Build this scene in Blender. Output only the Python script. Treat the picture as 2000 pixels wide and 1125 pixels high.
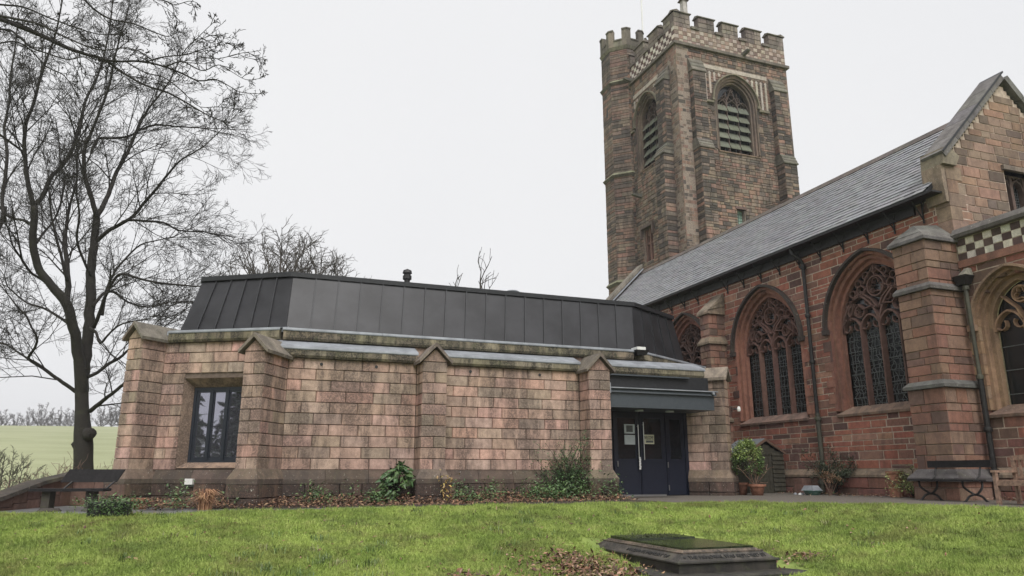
import bpy, math, random
import numpy as np
from mathutils import Vector, Matrix
random.seed(7); RN = np.random.RandomState(11)
for o in list(bpy.data.objects): bpy.data.objects.remove(o)
S = bpy.context.scene; COL = S.collection
R = math.radians
# ------------------------------------------------------------------ camera, sky, sun, exposure
PITCH = math.atan(363/1450); YAW = R(20.5); FPX = 1450.0
cam = bpy.data.cameras.new('camera'); cam.sensor_width = 36; cam.lens = 36*FPX/2000
cam.clip_start = .1; cam.clip_end = 6000
co = bpy.data.objects.new('camera', cam); COL.objects.link(co)
co.location = (0, 0, 0); co.rotation_euler = (math.pi/2+PITCH, 0, -YAW); S.camera = co
SUN_EL, SUN_AZ = R(52), R(190)          # azimuth clockwise from +Y
sdir = Vector((math.sin(SUN_AZ)*math.cos(SUN_EL), math.cos(SUN_AZ)*math.cos(SUN_EL), math.sin(SUN_EL)))
W = bpy.data.worlds.new('World'); S.world = W; W.use_nodes = True
nt = W.node_tree; nt.nodes.clear()
out = nt.nodes.new('ShaderNodeOutputWorld'); bg = nt.nodes.new('ShaderNodeBackground')
sky = nt.nodes.new('ShaderNodeTexSky'); sky.sky_type = 'NISHITA'; sky.sun_disc = False
sky.sun_elevation = SUN_EL; sky.sun_rotation = SUN_AZ; sky.dust_density = 4; sky.air_density = 1
hs = nt.nodes.new('ShaderNodeHueSaturation'); hs.inputs['Saturation'].default_value = .1
mx = nt.nodes.new('ShaderNodeMix'); mx.data_type = 'RGBA'; mx.inputs[0].default_value = .9
nt.links.new(sky.outputs[0], hs.inputs['Color']); nt.links.new(hs.outputs[0], mx.inputs[6])
ns = nt.nodes.new('ShaderNodeTexNoise'); ns.inputs['Scale'].default_value = 1.6; ns.inputs['Detail'].default_value = 4
tc = nt.nodes.new('ShaderNodeTexCoord'); nt.links.new(tc.outputs['Generated'], ns.inputs['Vector'])
cr = nt.nodes.new('ShaderNodeMix'); cr.data_type = 'RGBA'
cr.inputs[6].default_value = (8.5, 8.6, 8.85, 1); cr.inputs[7].default_value = (9.5, 9.5, 9.6, 1)
nt.links.new(ns.outputs[0], cr.inputs[0]); nt.links.new(cr.outputs[2], mx.inputs[7])
nt.links.new(mx.outputs[2], bg.inputs[0]); bg.inputs[1].default_value = .05
nt.links.new(bg.outputs[0], out.inputs[0])
sl = bpy.data.lights.new('sun', 'SUN'); sl.energy = 1.5; sl.angle = R(40); sl.color = (1, .97, .93)
so = bpy.data.objects.new('sun', sl); COL.objects.link(so); so.location = (0, -10, 40)
so.rotation_euler = sdir.to_track_quat('Z', 'Y').to_euler()
S.view_settings.view_transform = 'Standard'; S.view_settings.look = 'None'
S.view_settings.exposure = 1.05; S.view_settings.gamma = 1
S.render.engine = 'CYCLES'
# ------------------------------------------------------------------ helpers
FW = Vector((math.sin(YAW)*math.cos(PITCH), math.cos(YAW)*math.cos(PITCH), math.sin(PITCH)))
RT = Vector((math.cos(YAW), -math.sin(YAW), 0)); UP = RT.cross(FW)
def proj(p):
    d = p.dot(FW)
    if d < .2: return None
    return 1000+FPX*p.dot(RT)/d, 562.5-FPX*p.dot(UP)/d, d
def ray(x, y):
    r = x-1000; u = 562.5-y
    F = FPX*math.cos(PITCH)-u*math.sin(PITCH); Z = FPX*math.sin(PITCH)+u*math.cos(PITCH)
    return Vector((r*math.cos(YAW)+F*math.sin(YAW), -r*math.sin(YAW)+F*math.cos(YAW), Z)), F
def atF(x, y, F):                       # traced branch point at horizontal depth F metres
    d, f = ray(x, y); return d*(F/f)
WL = {}                                  # world location of every unrotated root / part
def link(o, parent, wl):
    COL.objects.link(o)
    if parent is not None:
        o.parent = parent; o.location = Vector(wl)-WL[parent.name]
    else: o.location = wl
    WL[o.name] = Vector(wl)
def tag(o, label=None, cat=None, group=None, kind=None):
    if label: o['label'] = label
    if cat: o['category'] = cat
    if group: o['group'] = group
    if kind: o['kind'] = kind
    return o
def thing(name, loc, label, cat, group=None):
    o = bpy.data.objects.new(name, None); o.empty_display_size = .2
    link(o, None, Vector(loc)); return tag(o, label, cat, group)
class MB:
    def __init__(s): s.v = []; s.f = []; s.c = []
    def add(s, vs, fs, col=None):
        b = len(s.v); s.v += [tuple(v) for v in vs]
        for f in fs:
            s.f.append(tuple(b+i for i in f))
            if col is not None: s.c.append(col)
        return s
    def box(s, a, b, col=None):
        (x0, y0, z0), (x1, y1, z1) = a, b
        return s.add([(x0,y0,z0),(x1,y0,z0),(x1,y1,z0),(x0,y1,z0),(x0,y0,z1),(x1,y0,z1),(x1,y1,z1),(x0,y1,z1)],
              [(0,3,2,1),(4,5,6,7),(0,1,5,4),(1,2,6,5),(2,3,7,6),(3,0,4,7)], col)
    def fbox(s, fr, u0, u1, v0, v1, n0, n1, col=None):
        P = [fr.p(u, v, n) for n in (n0, n1) for u, v in ((u0,v0),(u1,v0),(u1,v1),(u0,v1))]
        return s.add(P, [(0,3,2,1),(4,5,6,7),(0,1,5,4),(1,2,6,5),(2,3,7,6),(3,0,4,7)], col)
    def prism(s, fr, poly, n0, n1, col=None):     # polygon in (u,v) pushed along n
        k = len(poly); P = [fr.p(u, v, n0) for u, v in poly]+[fr.p(u, v, n1) for u, v in poly]
        return s.add(P, [tuple(range(k))[::-1], tuple(range(k, 2*k))]+[(i, (i+1) % k, k+(i+1) % k, k+i) for i in range(k)], col)
    def hull8(s, lo, hi, col=None):               # two quads (bottom, top)
        return s.add(list(lo)+list(hi), [(0,3,2,1),(4,5,6,7),(0,1,5,4),(1,2,6,5),(2,3,7,6),(3,0,4,7)], col)
    def tube(s, pts, rad, k=6, col=None, cap=True):
        pts = [Vector(p) for p in pts]; n = len(pts)
        if not hasattr(rad, '__len__'): rad = [rad]*n
        b = len(s.v); ref = None
        for i, p in enumerate(pts):
            t = (pts[min(i+1, n-1)]-pts[max(i-1, 0)]).normalized()
            if ref is None:
                ref = t.orthogonal().normalized()
            ref = (ref-t*ref.dot(t)); 
            if ref.length < 1e-4: ref = t.orthogonal()
            ref.normalize(); q = t.cross(ref)
            for j in range(k):
                a = 2*math.pi*j/k; w = p+(ref*math.cos(a)+q*math.sin(a))*rad[i]; s.v.append((w.x, w.y, w.z))
        for i in range(n-1):
            for j in range(k):
                j2 = (j+1) % k; s.f.append((b+i*k+j, b+i*k+j2, b+(i+1)*k+j2, b+(i+1)*k+j))
                if col is not None: s.c.append(col)
        if cap and k > 3:
            s.f.append(tuple(b+j for j in range(k))[::-1]); s.f.append(tuple(b+(n-1)*k+j for j in range(k)))
            if col is not None: s.c += [col, col]
        return s
    def lathe(s, c, prof, k=20, col=None):        # prof = [(r,z)]
        b = len(s.v)
        for r, z in prof:
            for j in range(k):
                a = 2*math.pi*j/k; s.v.append((c[0]+r*math.cos(a), c[1]+r*math.sin(a), c[2]+z))
        for i in range(len(prof)-1):
            for j in range(k):
                j2 = (j+1) % k; s.f.append((b+i*k+j, b+i*k+j2, b+(i+1)*k+j2, b+(i+1)*k+j))
                if col is not None: s.c.append(col)
        return s
    def build(s, name, mat, parent=None, kind=None, label=None, smooth=False):
        me = bpy.data.meshes.new(name)
        V = np.array(s.v, dtype=float).reshape(-1, 3); o0 = (V.min(0)+V.max(0))/2; o0[2] = V[:, 2].min()
        me.from_pydata([tuple(r) for r in (V-o0)], [], s.f)
        if s.c:
            at = me.color_attributes.new('Col', 'FLOAT_COLOR', 'CORNER')
            arr = np.ones((len(me.loops), 4), dtype=np.float32); i = 0
            cn = [len(f) for f in s.f]; arr[:, :3] = np.repeat(np.array(s.c, dtype=np.float32)[:, :3], cn, axis=0)
            at.data.foreach_set('color', arr.ravel())
        if smooth: me.polygons.foreach_set('use_smooth', [True]*len(me.polygons))
        me.materials.append(mat); me.update()
        o = bpy.data.objects.new(name, me); link(o, parent, Vector(o0))
        if kind: o['kind'] = kind
        if label: o['label'] = label
        return o
class Fr:
    def __init__(s, O, U, V=(0, 0, 1)):
        s.O = Vector(O); s.U = Vector(U).normalized(); s.V = Vector(V).normalized(); s.N = s.U.cross(s.V).normalized()
    def p(s, u, v, n=0): return s.O+s.U*u+s.V*v+s.N*n
    def rot(s): return Matrix((s.U, s.V, s.N)).transposed()
# ------------------------------------------------------------------ materials
def nodes(name):
    m = bpy.data.materials.new(name); m.use_nodes = True; t = m.node_tree; b = t.nodes['Principled BSDF']; return m, t, b
def N(t, kind, **kw):
    n = t.nodes.new(kind)
    for k, v in kw.items():
        if k[0] == 'i' and k[1:].isdigit(): n.inputs[int(k[1:])].default_value = v
        else: setattr(n, k, v)
    return n
def noise(t, vec, scale, detail=4, rough=.6, dist=0):
    n = N(t, 'ShaderNodeTexNoise'); n.inputs['Scale'].default_value = scale; n.inputs['Detail'].default_value = detail
    n.inputs['Roughness'].default_value = rough; n.inputs['Distortion'].default_value = dist
    t.links.new(vec, n.inputs['Vector']); return n.outputs[0]
def ramp(t, fac, lo, hi, a=0., b=1.):
    n = N(t, 'ShaderNodeMapRange'); n.interpolation_type = 'SMOOTHSTEP'
    n.inputs[1].default_value = lo; n.inputs[2].default_value = hi; n.inputs[3].default_value = a; n.inputs[4].default_value = b
    t.links.new(fac, n.inputs[0]); return n.outputs[0]
def mix(t, fac, c1, c2, mode='MIX'):
    n = N(t, 'ShaderNodeMix', data_type='RGBA', blend_type=mode)
    for idx, v in ((0, fac), (6, c1), (7, c2)):
        if isinstance(v, (int, float)): n.inputs[idx].default_value = v
        elif isinstance(v, tuple): n.inputs[idx].default_value = (v[0], v[1], v[2], 1)
        else: t.links.new(v, n.inputs[idx])
    return n.outputs[2]
def bump(t, b, h, strength=.4, dist=.02):
    n = N(t, 'ShaderNodeBump'); n.inputs['Strength'].default_value = strength; n.inputs['Distance'].default_value = dist
    t.links.new(h, n.inputs['Height']); t.links.new(n.outputs[0], b.inputs['Normal'])
def pos(t, sx=1, sy=1, sz=1):
    g = N(t, 'ShaderNodeNewGeometry'); m = N(t, 'ShaderNodeMapping'); m.inputs['Scale'].default_value = (sx, sy, sz)
    t.links.new(g.outputs['Position'], m.inputs['Vector']); return m.outputs[0]
def stone_mat(name, src, stain=(.05, .045, .04), amount=.5, streak=.5, speck=0, speckc=(.6, .58, .5), moss=0, rough=.9, basecol=None, grain=.35, big=0):
    m, t, b = nodes(name)
    if basecol: c = mix(t, 0, basecol, basecol)
    elif src == 'obj': c = N(t, 'ShaderNodeObjectInfo').outputs['Color']
    else:
        a = N(t, 'ShaderNodeAttribute', attribute_name='Col'); c = a.outputs['Color']
    P = pos(t); g = noise(t, P, 55, 5, .7); c = mix(t, grain, c, mix(t, ramp(t, g, .3, .7), (.45, .42, .4), (1.5, 1.5, 1.5)), 'MULTIPLY')
    g2 = noise(t, P, 7, 5, .7); c = mix(t, .55, c, mix(t, ramp(t, g2, .3, .7), (.6, .58, .56), (1.3, 1.28, 1.25)), 'MULTIPLY')
    st = noise(t, pos(t, 2.2, 2.2, .5), 1.3, 7, .7, .3); s1 = ramp(t, st, .56-.2*streak, .74-.2*streak, 0, amount)
    fs_ = ramp(t, noise(t, P, 28, 6, .75), .36, .58, .25, 1); mu = N(t, 'ShaderNodeMath', operation='MULTIPLY'); t.links.new(s1, mu.inputs[0]); t.links.new(fs_, mu.inputs[1])
    c = mix(t, mu.outputs[0], c, stain)
    if big:
        bg_ = ramp(t, noise(t, pos(t, 1, 1, .45), .42, 5, .65, .4), .45, .66, 0, big); c = mix(t, bg_, c, mix(t, .25, stain, c))
    if moss:
        mo = noise(t, pos(t, 1, 1, 1), 3.1, 6, .7, .5); c = mix(t, ramp(t, mo, .5, .68, 0, moss), c, (.085, .09, .045))
    if speck:
        sp = noise(t, P, 24, 3, .75); c = mix(t, ramp(t, sp, .64, .70, 0, speck), c, speckc)
    t.links.new(c, b.inputs['Base Color']); b.inputs['Roughness'].default_value = rough
    h = noise(t, P, 90, 4, .7); bump(t, b, mix(t, .5, h, g2), .55, .012)
    return m
def plain(name, col, rough=.6, metal=0, var=.25, scale=12, bs=.15, spec=.5):
    m, t, b = nodes(name); P = pos(t); n = noise(t, P, scale, 5, .65)
    lo = tuple(c*(1-var) for c in col); hi = tuple(c*(1+var) for c in col)
    c = mix(t, ramp(t, n, .3, .7), lo, hi); t.links.new(c, b.inputs['Base Color'])
    b.inputs['Roughness'].default_value = rough; b.inputs['Metallic'].default_value = metal
    b.inputs['Specular IOR Level'].default_value = spec
    if bs: bump(t, b, noise(t, P, scale*4, 4, .7), bs, .01)
    return m
M = {}
M['block'] = stone_mat('pink_block', 'obj', amount=.8, streak=.80, stain=(.065, .048, .04), speck=.3, big=.2)
M['blockA'] = stone_mat('pink_block_run', 'col', amount=.8, streak=.80, stain=(.065, .048, .04), speck=.3, big=.2)
M['plinth'] = stone_mat('dark_plinth', 'obj', amount=.9, streak=.95, stain=(.025, .02, .018), speck=.75, moss=.25)
M['plinthA'] = stone_mat('dark_plinth_run', 'col', amount=.9, streak=.95, stain=(.025, .02, .018), speck=.75, moss=.25)
M['coping'] = stone_mat('mossy_coping', 'col', amount=.95, streak=.95, stain=(.022, .02, .016), speck=.55, speckc=(.34, .31, .24), moss=.45)
M['capst'] = stone_mat('cap_stone', 'col', amount=.6, streak=.65, stain=(.035, .03, .028), speck=.5, moss=.22)
M['red'] = stone_mat('red_sandstone', 'obj', amount=.6, streak=.4, stain=(.06, .036, .03), speck=.1, grain=.35, big=.45)
M['redA'] = stone_mat('red_sandstone_run', 'col', amount=.6, streak=.4, stain=(.06, .036, .03), speck=.1, grain=.35, big=.45)
M['tower'] = stone_mat('tower_stone', 'obj', amount=.75, streak=.65, stain=(.045, .037, .033), moss=.12, big=.6, grain=.5)
M['towerA'] = stone_mat('tower_stone_run', 'col', amount=.75, streak=.65, stain=(.045, .037, .033), moss=.12, big=.6, grain=.5)
M['cheq'] = stone_mat('chequer_flush', 'obj', amount=.3, streak=.3)
M['mortar'] = plain('pale_mortar', (.46, .37, .30), .95)
M['mortar_d'] = plain('dark_mortar', (.13, .10, .08), .95)
M['mortar_t'] = plain('tower_mortar', (.24, .195, .16), .95)
M['slate'] = stone_mat('roof_slate', 'obj', amount=.35, streak=.4, stain=(.05, .05, .055), speck=.25, speckc=(.3, .3, .27), rough=.5, grain=.2)
M['slateA'] = stone_mat('roof_slate_run', 'col', amount=.35, streak=.4, stain=(.05, .05, .055), speck=.25, speckc=(.3, .3, .27), rough=.5, grain=.2)
M['zinc'] = plain('grey_cladding', (.024, .024, .027), .42, .15, .35, 1.2, .04, .35)
M['zinc_d'] = plain('dark_trim', (.022, .023, .026), .5, .2, .2)
M['lead'] = plain('lead_sheet', (.25, .265, .29), .55, .1, .25, 3, .2)
M['navy'] = plain('navy_frame', (.018, .022, .032), .4, 0, .1)
M['navy_door'] = plain('navy_door', (.010, .013, .026), .35, 0, .1)
M['fascia'] = plain('fascia_grey', (.055, .065, .075), .45, 0, .1)
M['black'] = plain('black_iron', (.018, .017, .017), .5, .2, .4)
M['pipe'] = stone_mat('green_pipe', 'obj', basecol=(.085, .085, .062), amount=.8, streak=.9, stain=(.03, .028, .024), moss=.6, rough=.6)
M['bark'] = stone_mat('bark', 'obj', basecol=(.022, .019, .016), amount=.5, streak=.5, stain=(.012, .010, .009), moss=.15, grain=.6)
M['bark_n'] = stone_mat('bark_near', 'obj', basecol=(.020, .017, .016), amount=.5, streak=.5, stain=(.012, .010, .010), moss=.12, grain=.6)
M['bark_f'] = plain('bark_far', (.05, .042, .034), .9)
M['asphalt'] = plain('asphalt', (.12, .105, .088), .75, 0, .35, 40, .5)
M['paving'] = plain('wet_paving', (.16, .165, .17), .3, 0, .4, 2.5, .2)
M['soil'] = plain('soil', (.045, .032, .024), .95, 0, .5, 9, .8)
M['white'] = plain('off_white', (.7, .7, .68), .6, 0, .08)
M['paper'] = plain('paper', (.62, .68, .7), .7, 0, .05)
M['paper_y'] = plain('cream_sign', (.72, .70, .52), .7, 0, .05)
M['ink'] = plain('black_ink', (.02, .02, .02), .6, 0, .05)
M['print'] = plain('grey_print', (.12, .13, .13), .6, 0, .5, 60)
M['terra'] = plain('terracotta', (.24, .11, .068), .85, 0, .35, 8)
M['wood'] = plain('weathered_teak', (.26, .17, .125), .8, 0, .35, 16, .4)
M['darkwood'] = plain('dark_painted_wood', (.016, .015, .016), .85, 0, .3, 14, .4, .25)
M['shed'] = plain('dark_green_boards', (.042, .038, .026), .8, 0, .3, 10, .3)
M['shedtrim'] = plain('brown_trim', (.11, .065, .045), .8, 0, .3)
M['felt'] = plain('roof_felt', (.12, .13, .14), .9, 0, .25, 30, .4)
M['steel'] = plain('steel', (.5, .5, .5), .3, .9, .05)
M['wht_inlay'] = stone_mat('pale_inlay', 'col', amount=.5, streak=.4, stain=(.15, .12, .10))
M['grave'] = stone_mat('dark_tomb_stone', 'col', amount=.9, streak=.9, stain=(.012, .011, .010), moss=.35, speck=.12, speckc=(.25, .24, .2), rough=.6)
M['slab'] = plain('wet_green_slab', (.025, .032, .018), .18, 0, .5, 6, .1)
M['louvre'] = stone_mat('louvre_stone', 'col', amount=.3, streak=.2, stain=(.09, .09, .06), moss=.5)
M['concrete'] = stone_mat('dark_concrete', 'obj', basecol=(.06, .052, .045), amount=.5, streak=.6, stain=(.03, .028, .02), moss=.4)
def glass(name, col, rough=.06, bs=.06):
    m, t, b = nodes(name); b.inputs['Base Color'].default_value = (*col, 1); b.inputs['Roughness'].default_value = rough
    b.inputs['Specular IOR Level'].default_value = .6
    bump(t, b, noise(t, pos(t), 5, 2), bs, .02); return m
M['glass'] = glass('door_glass', (.012, .014, .018), .03)
M['pane'] = glass('reflective_pane', (.36, .36, .42), .02, .008); M['pane'].node_tree.nodes['Principled BSDF'].inputs['Metallic'].default_value = .9
M['leaded'] = glass('leaded_glass', (.010, .012, .013), .22)
def leaf_mat(name, cols, rough=.5):
    m, t, b = nodes(name); P = pos(t); a = N(t, 'ShaderNodeAttribute', attribute_name='Col')
    c = mix(t, .5, a.outputs['Color'], mix(t, ramp(t, noise(t, P, 14), .3, .7), (.5, .5, .5), (1.5, 1.5, 1.5)), 'MULTIPLY')
    t.links.new(c, b.inputs['Base Color']); b.inputs['Roughness'].default_value = rough; return m
M['leaf'] = leaf_mat('leaf', None, .45); M['leaf_dry'] = leaf_mat('leaf_dry', None, .8)
def grass_mat():
    m, t, b = nodes('grass_green'); P = pos(t)
    oi = N(t, 'ShaderNodeObjectInfo')
    n1 = ramp(t, noise(t, P, .9, 5, .65), .32, .68); c = mix(t, n1, (.22, .31, .065), (.39, .49, .125))
    n2 = ramp(t, noise(t, P, 3.7, 4), .48, .7, 0, .65); c = mix(t, n2, c, (.43, .45, .16))
    n3 = ramp(t, noise(t, P, 1.7, 5, .7), .50, .62, 0, .5); c = mix(t, n3, c, (.10, .14, .045))
    n5 = ramp(t, noise(t, pos(t, 1, 1, 0), .75, 7, .75, .6), .50, .62, 0, .5); c = mix(t, n5, c, (.15, .125, .055))
    n6 = ramp(t, noise(t, pos(t, 1, 1, 0), .33, 3, .5), .42, .62, 0, .5); c = mix(t, n6, c, mix(t, .6, c, (.17, .22, .06)))
    n4 = ramp(t, noise(t, P, 20, 4), .3, .7); c = mix(t, .5, c, mix(t, n4, (.55, .55, .5), (1.4, 1.4, 1.4)), 'MULTIPLY')
    t.links.new(c, b.inputs['Base Color']); b.inputs['Roughness'].default_value = .7; b.inputs['Specular IOR Level'].default_value = .2
    bump(t, b, noise(t, P, 60, 4), .8, .03); return m
M['grass'] = grass_mat()
def ground_mat():
    m, t, b = nodes('ground_turf'); P = pos(t)
    c = mix(t, ramp(t, noise(t, P, .9, 5, .65), .32, .68), (.15, .21, .045), (.28, .35, .075))
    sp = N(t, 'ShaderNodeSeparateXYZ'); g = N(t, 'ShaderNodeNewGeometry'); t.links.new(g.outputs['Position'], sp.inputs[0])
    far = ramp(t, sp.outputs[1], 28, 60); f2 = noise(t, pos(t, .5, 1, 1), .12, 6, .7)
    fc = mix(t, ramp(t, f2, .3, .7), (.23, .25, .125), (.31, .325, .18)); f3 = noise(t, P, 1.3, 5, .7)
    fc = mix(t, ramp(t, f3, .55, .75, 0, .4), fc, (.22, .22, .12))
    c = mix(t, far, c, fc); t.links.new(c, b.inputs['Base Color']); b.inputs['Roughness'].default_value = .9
    bump(t, b, noise(t, P, 40, 4), .7, .03); return m
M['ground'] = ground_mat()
# ------------------------------------------------------------------ stone courses as separate pieces
def unit_mesh(mat):
    mb = MB(); a = .5
    V = [(-a,-a,-a),(a,-a,-a),(a,a,-a),(-a,a,-a),(-a,-a,.3),(a,-a,.3),(a,a,.3),(-a,a,.3),(-.48,-.455,a),(.48,-.455,a),(.48,.455,a),(-.48,.455,a)]
    F = [(0,3,2,1),(0,1,5,4),(1,2,6,5),(2,3,7,6),(3,0,4,7),(4,5,9,8),(5,6,10,9),(6,7,11,10),(7,4,8,11),(8,9,10,11)]
    me = bpy.data.meshes.new('stone'); me.from_pydata(V, [], F); me.materials.append(mat); return me, np.array(V), F
class Masonry:
    def __init__(s, root, name, mat, matA, limit=300, stuff='stonework', tilt=.006):
        s.root, s.name, s.limit, s.stuff, s.tilt = root, name, limit, stuff, tilt; s.items = []
        s.me, s.V, s.F = unit_mesh(mat); s.matA = matA
    def put(s, fr, u0, u1, v0, v1, n0, n1, col):
        c = fr.p((u0+u1)/2, (v0+v1)/2, (n0+n1)/2)
        Rm = fr.rot() @ Matrix.Rotation(random.gauss(0, s.tilt), 3, 'X') @ Matrix.Rotation(random.gauss(0, s.tilt), 3, 'Y')
        q = proj(c); sz = 0
        if q and -30 < q[0] < 2030 and -30 < q[1] < 1150:
            vd = -c.normalized().dot(fr.N)
            if vd > 0: sz = (abs(u1-u0)*vd*abs(v1-v0))**.5*FPX/q[2]
        s.items.append((sz, c, Rm, (u1-u0, v1-v0, n1-n0), col))
    def finish(s):
        s.items.sort(key=lambda i: -i[0]); big = s.items[:s.limit]; rest = s.items[s.limit:]
        for sz, c, Rm, sc, col in big:
            o = bpy.data.objects.new(s.name, s.me); COL.objects.link(o); o.parent = s.root
            o.matrix_basis = Matrix.Translation(c-WL[s.root.name]) @ (Rm.to_4x4()) @ Matrix.Diagonal((*sc, 1)); o.color = (*col, 1)
        if rest:
            mb = MB()
            for sz, c, Rm, sc, col in rest:
                A = np.array(Rm); pts = (s.V*np.array(sc)) @ A.T+np.array(c)
                b = len(mb.v); mb.v += [tuple(p) for p in pts]; mb.f += [tuple(b+i for i in f) for f in s.F]; mb.c += [col]*len(s.F)
            mb.build(s.stuff, s.matA, s.root, kind='stuff')
def jit(c, a=.12, hue=.04):
    k = 1+random.uniform(-a, a); return tuple(max(.01, x*k*(1+random.uniform(-hue, hue))) for x in c)
def pick_block():
    r = random.random()
    if r < .22: return jit((.52, .335, .275), .09)
    if r < .72: return jit((.46, .325, .265), .09)
    return jit((.37, .28, .225), .11)
def pick_plinth(): return jit((.125, .08, .062), .28)
def pick_red():
    r = random.random()
    if r < .55: return jit((.32, .125, .088), .14)
    if r < .78: return jit((.24, .13, .098), .15)
    if r < .93: return jit((.14, .078, .066), .2)
    return jit((.35, .20, .14), .12)
def pick_low():
    r = random.random()
    if r < .55: return jit((.24, .11, .085), .15)
    return jit((.16, .10, .075), .2)
def pick_tower():
    r = random.random()
    if r < .28: return jit((.255, .16, .125), .13)
    if r < .60: return jit((.235, .18, .14), .13)
    if r < .84: return jit((.18, .143, .118), .16)
    return jit((.095, .08, .07), .22)
def pick_but():
    r = random.random()
    if r < .5: return jit((.255, .135, .10), .14)
    if r < .82: return jit((.255, .165, .12), .14)
    return jit((.165, .105, .085), .18)
def pick_corner(): return jit((.07, .06, .053), .25) if random.random() < .33 else pick_tower()
def pick_gable():
    r = random.random()
    if r < .45: return jit((.28, .175, .125), .14)
    if r < .86: return jit((.25, .18, .135), .15)
    return jit((.14, .105, .085), .2)
def cut(spans, a, b):
    o = []
    for s, e in spans:
        if b <= s or a >= e: o.append((s, e)); continue
        if a-s > .03: o.append((s, a))
        if e-b > .03: o.append((b, e))
    return o
def rows(z0, z1, hs, jitter=True):
    o = []; z = z0
    while z < z1-.02:
        h = random.choice(hs)
        if z1-z-h < min(hs)*.7: h = z1-z
        o.append((z, z+h)); z += h
    return o
def course_wall(ms, fr, u0, u1, z0, z1, hs, ls, pick, n=.0, d=.12, gap=.012, holes=(), split=.0, ends=None):
    """stones laid in courses; holes = functions (zmid)->(ua,ub) or None"""
    for a, b in rows(z0, z1, hs):
        spans = [(u0, u1)] if ends is None else [ends((a+b)/2)]
        for h in holes:
            r = h((a+b)/2)
            if r: spans = cut(spans, r[0], r[1])
        for s, e in spans:
            u = s; first = True
            while u < e-.02:
                L = random.choice(ls)*random.uniform(.85, 1.15)
                if first: L *= random.uniform(.45, 1); first = False
                if e-u-L < min(ls)*.45: L = e-u
                pr = n+random.uniform(-.003, .006)
                if split and random.random() < split and b-a > .17:
                    m = a+(b-a)*random.choice((.4, .5, .6))
                    ms.put(fr, u+gap/2, u+L-gap/2, a+gap/2, m-gap/2, pr-d, pr, pick()); ms.put(fr, u+gap/2, u+L-gap/2, m+gap/2, b-gap/2, pr-d, pr+.002, pick())
                else: ms.put(fr, u+gap/2, u+L-gap/2, a+gap/2, b-gap/2, pr-d, pr, pick())
                u += L
def backing(mb, fr, u0, u1, z0, z1, n0, n1, holes=(), ztop=None, step=.1):
    """mortar core of a wall, left open at the holes [(ua,ub,zlo,top(u))]"""
    k = max(1, int(round((u1-u0)/step))); E = [u0+(u1-u0)*i/k for i in range(k+1)]
    if not holes and ztop is None: mb.fbox(fr, u0, u1, z0, z1, n0, n1); return
    for i in range(k):
        a, b = E[i], E[i+1]; m = (a+b)/2; zt = ztop(m) if ztop else z1; sp = [(z0, zt)]
        for (ua, ub, zl, tp) in holes:
            if ua < m < ub: sp = cut(sp, zl, tp(m))
        for s, e in sp: mb.fbox(fr, a, b, s, e, n0, n1)
# ------------------------------------------------------------------ ground
EDGE = [(-60, 19), (-9, 17.2), (-3.8, 16.1), (-1.9, 14.5), (-.9, 14.2), (1.44, 14.55), (4.5, 14.5), (7.5, 14.0), (9.9, 13.1), (11.3, 11.2), (12.2, 8.9), (12.8, 5), (13.2, -60)]
def zp(x): return -.6+.0085*(np.asarray(x)-6)
def edged(X, Y):
    X = np.asarray(X, float); Y = np.asarray(Y, float); D = np.full(X.shape, 1e9)
    for (x0, y0), (x1, y1) in zip(EDGE[:-1], EDGE[1:]):
        dx, dy = x1-x0, y1-y0; t = np.clip(((X-x0)*dx+(Y-y0)*dy)/(dx*dx+dy*dy), 0, 1)
        D = np.minimum(D, np.hypot(X-x0-t*dx, Y-y0-t*dy))
    poly = EDGE+[(-60, -60)]; ins = np.zeros(X.shape, bool); j = len(poly)-1
    for i in range(len(poly)):
        xi, yi = poly[i]; xj, yj = poly[j]
        if yi != yj: ins ^= ((yi > Y) != (yj > Y)) & (X < (xj-xi)*(Y-yi)/(yj-yi)+xi)
        j = i
    return np.where(ins, D, -D)
def gz(X, Y):
    X = np.asarray(X, float); Y = np.asarray(Y, float); d = np.maximum(edged(X, Y), 0)
    g = d-.7*(1-np.exp(-d/.7)); base = zp(np.clip(X, -5, 18))
    bumpy = .018*np.sin(X*2.1+1.3*np.sin(Y*1.1))*np.sin(Y*1.7+.6*X)*np.minimum(d/1.5, 1)
    z = base-1.06*np.tanh(.17*g/1.06)+bumpy
    r = np.hypot(X, Y); away = np.clip((r-26)/12, 0, 1)*(Y > 0)
    hill = -2.2+np.clip(r-38, 0, None)*.071; hill = np.where(r > 255, -2.2+217*.071, hill)
    hill = hill+.9*np.clip((X+60)/45, -1, 1)*np.clip((r-60)/150, 0, 1)
    drop = np.clip((-(X)-4.4-0.0*Y)/2.5, 0, 1)*(Y > 14.5)*.9
    z = z-np.clip(drop, 0, 1)*(1-away)
    return z*(1-away)+hill*away
def grid_axis(segs):
    o = []
    for a, b, s in segs: o += list(np.arange(a, b-1e-6, s))
    return np.array(o+[segs[-1][1]])
gx = grid_axis([(-700, -100, 40), (-100, -30, 5), (-30, -8, 1), (-8, 16, .3), (16, 40, 2), (40, 700, 60)])
gy = grid_axis([(-80, -10, 10), (-10, 4, 1), (4, 22, .3), (22, 40, 1.5), (40, 300, 6), (300, 800, 60)])
XX, YY = np.meshgrid(gx, gy); ZZ = gz(XX, YY)
me = bpy.data.meshes.new('ground'); nx = len(gx)
vv = np.stack([XX.ravel(), YY.ravel(), ZZ.ravel()], 1)
ff = [(j*nx+i, j*nx+i+1, (j+1)*nx+i+1, (j+1)*nx+i) for j in range(len(gy)-1) for i in range(nx-1)]
me.from_pydata(vv.tolist(), [], ff); me.polygons.foreach_set('use_smooth', [True]*len(ff)); me.materials.append(M['ground'])
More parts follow.
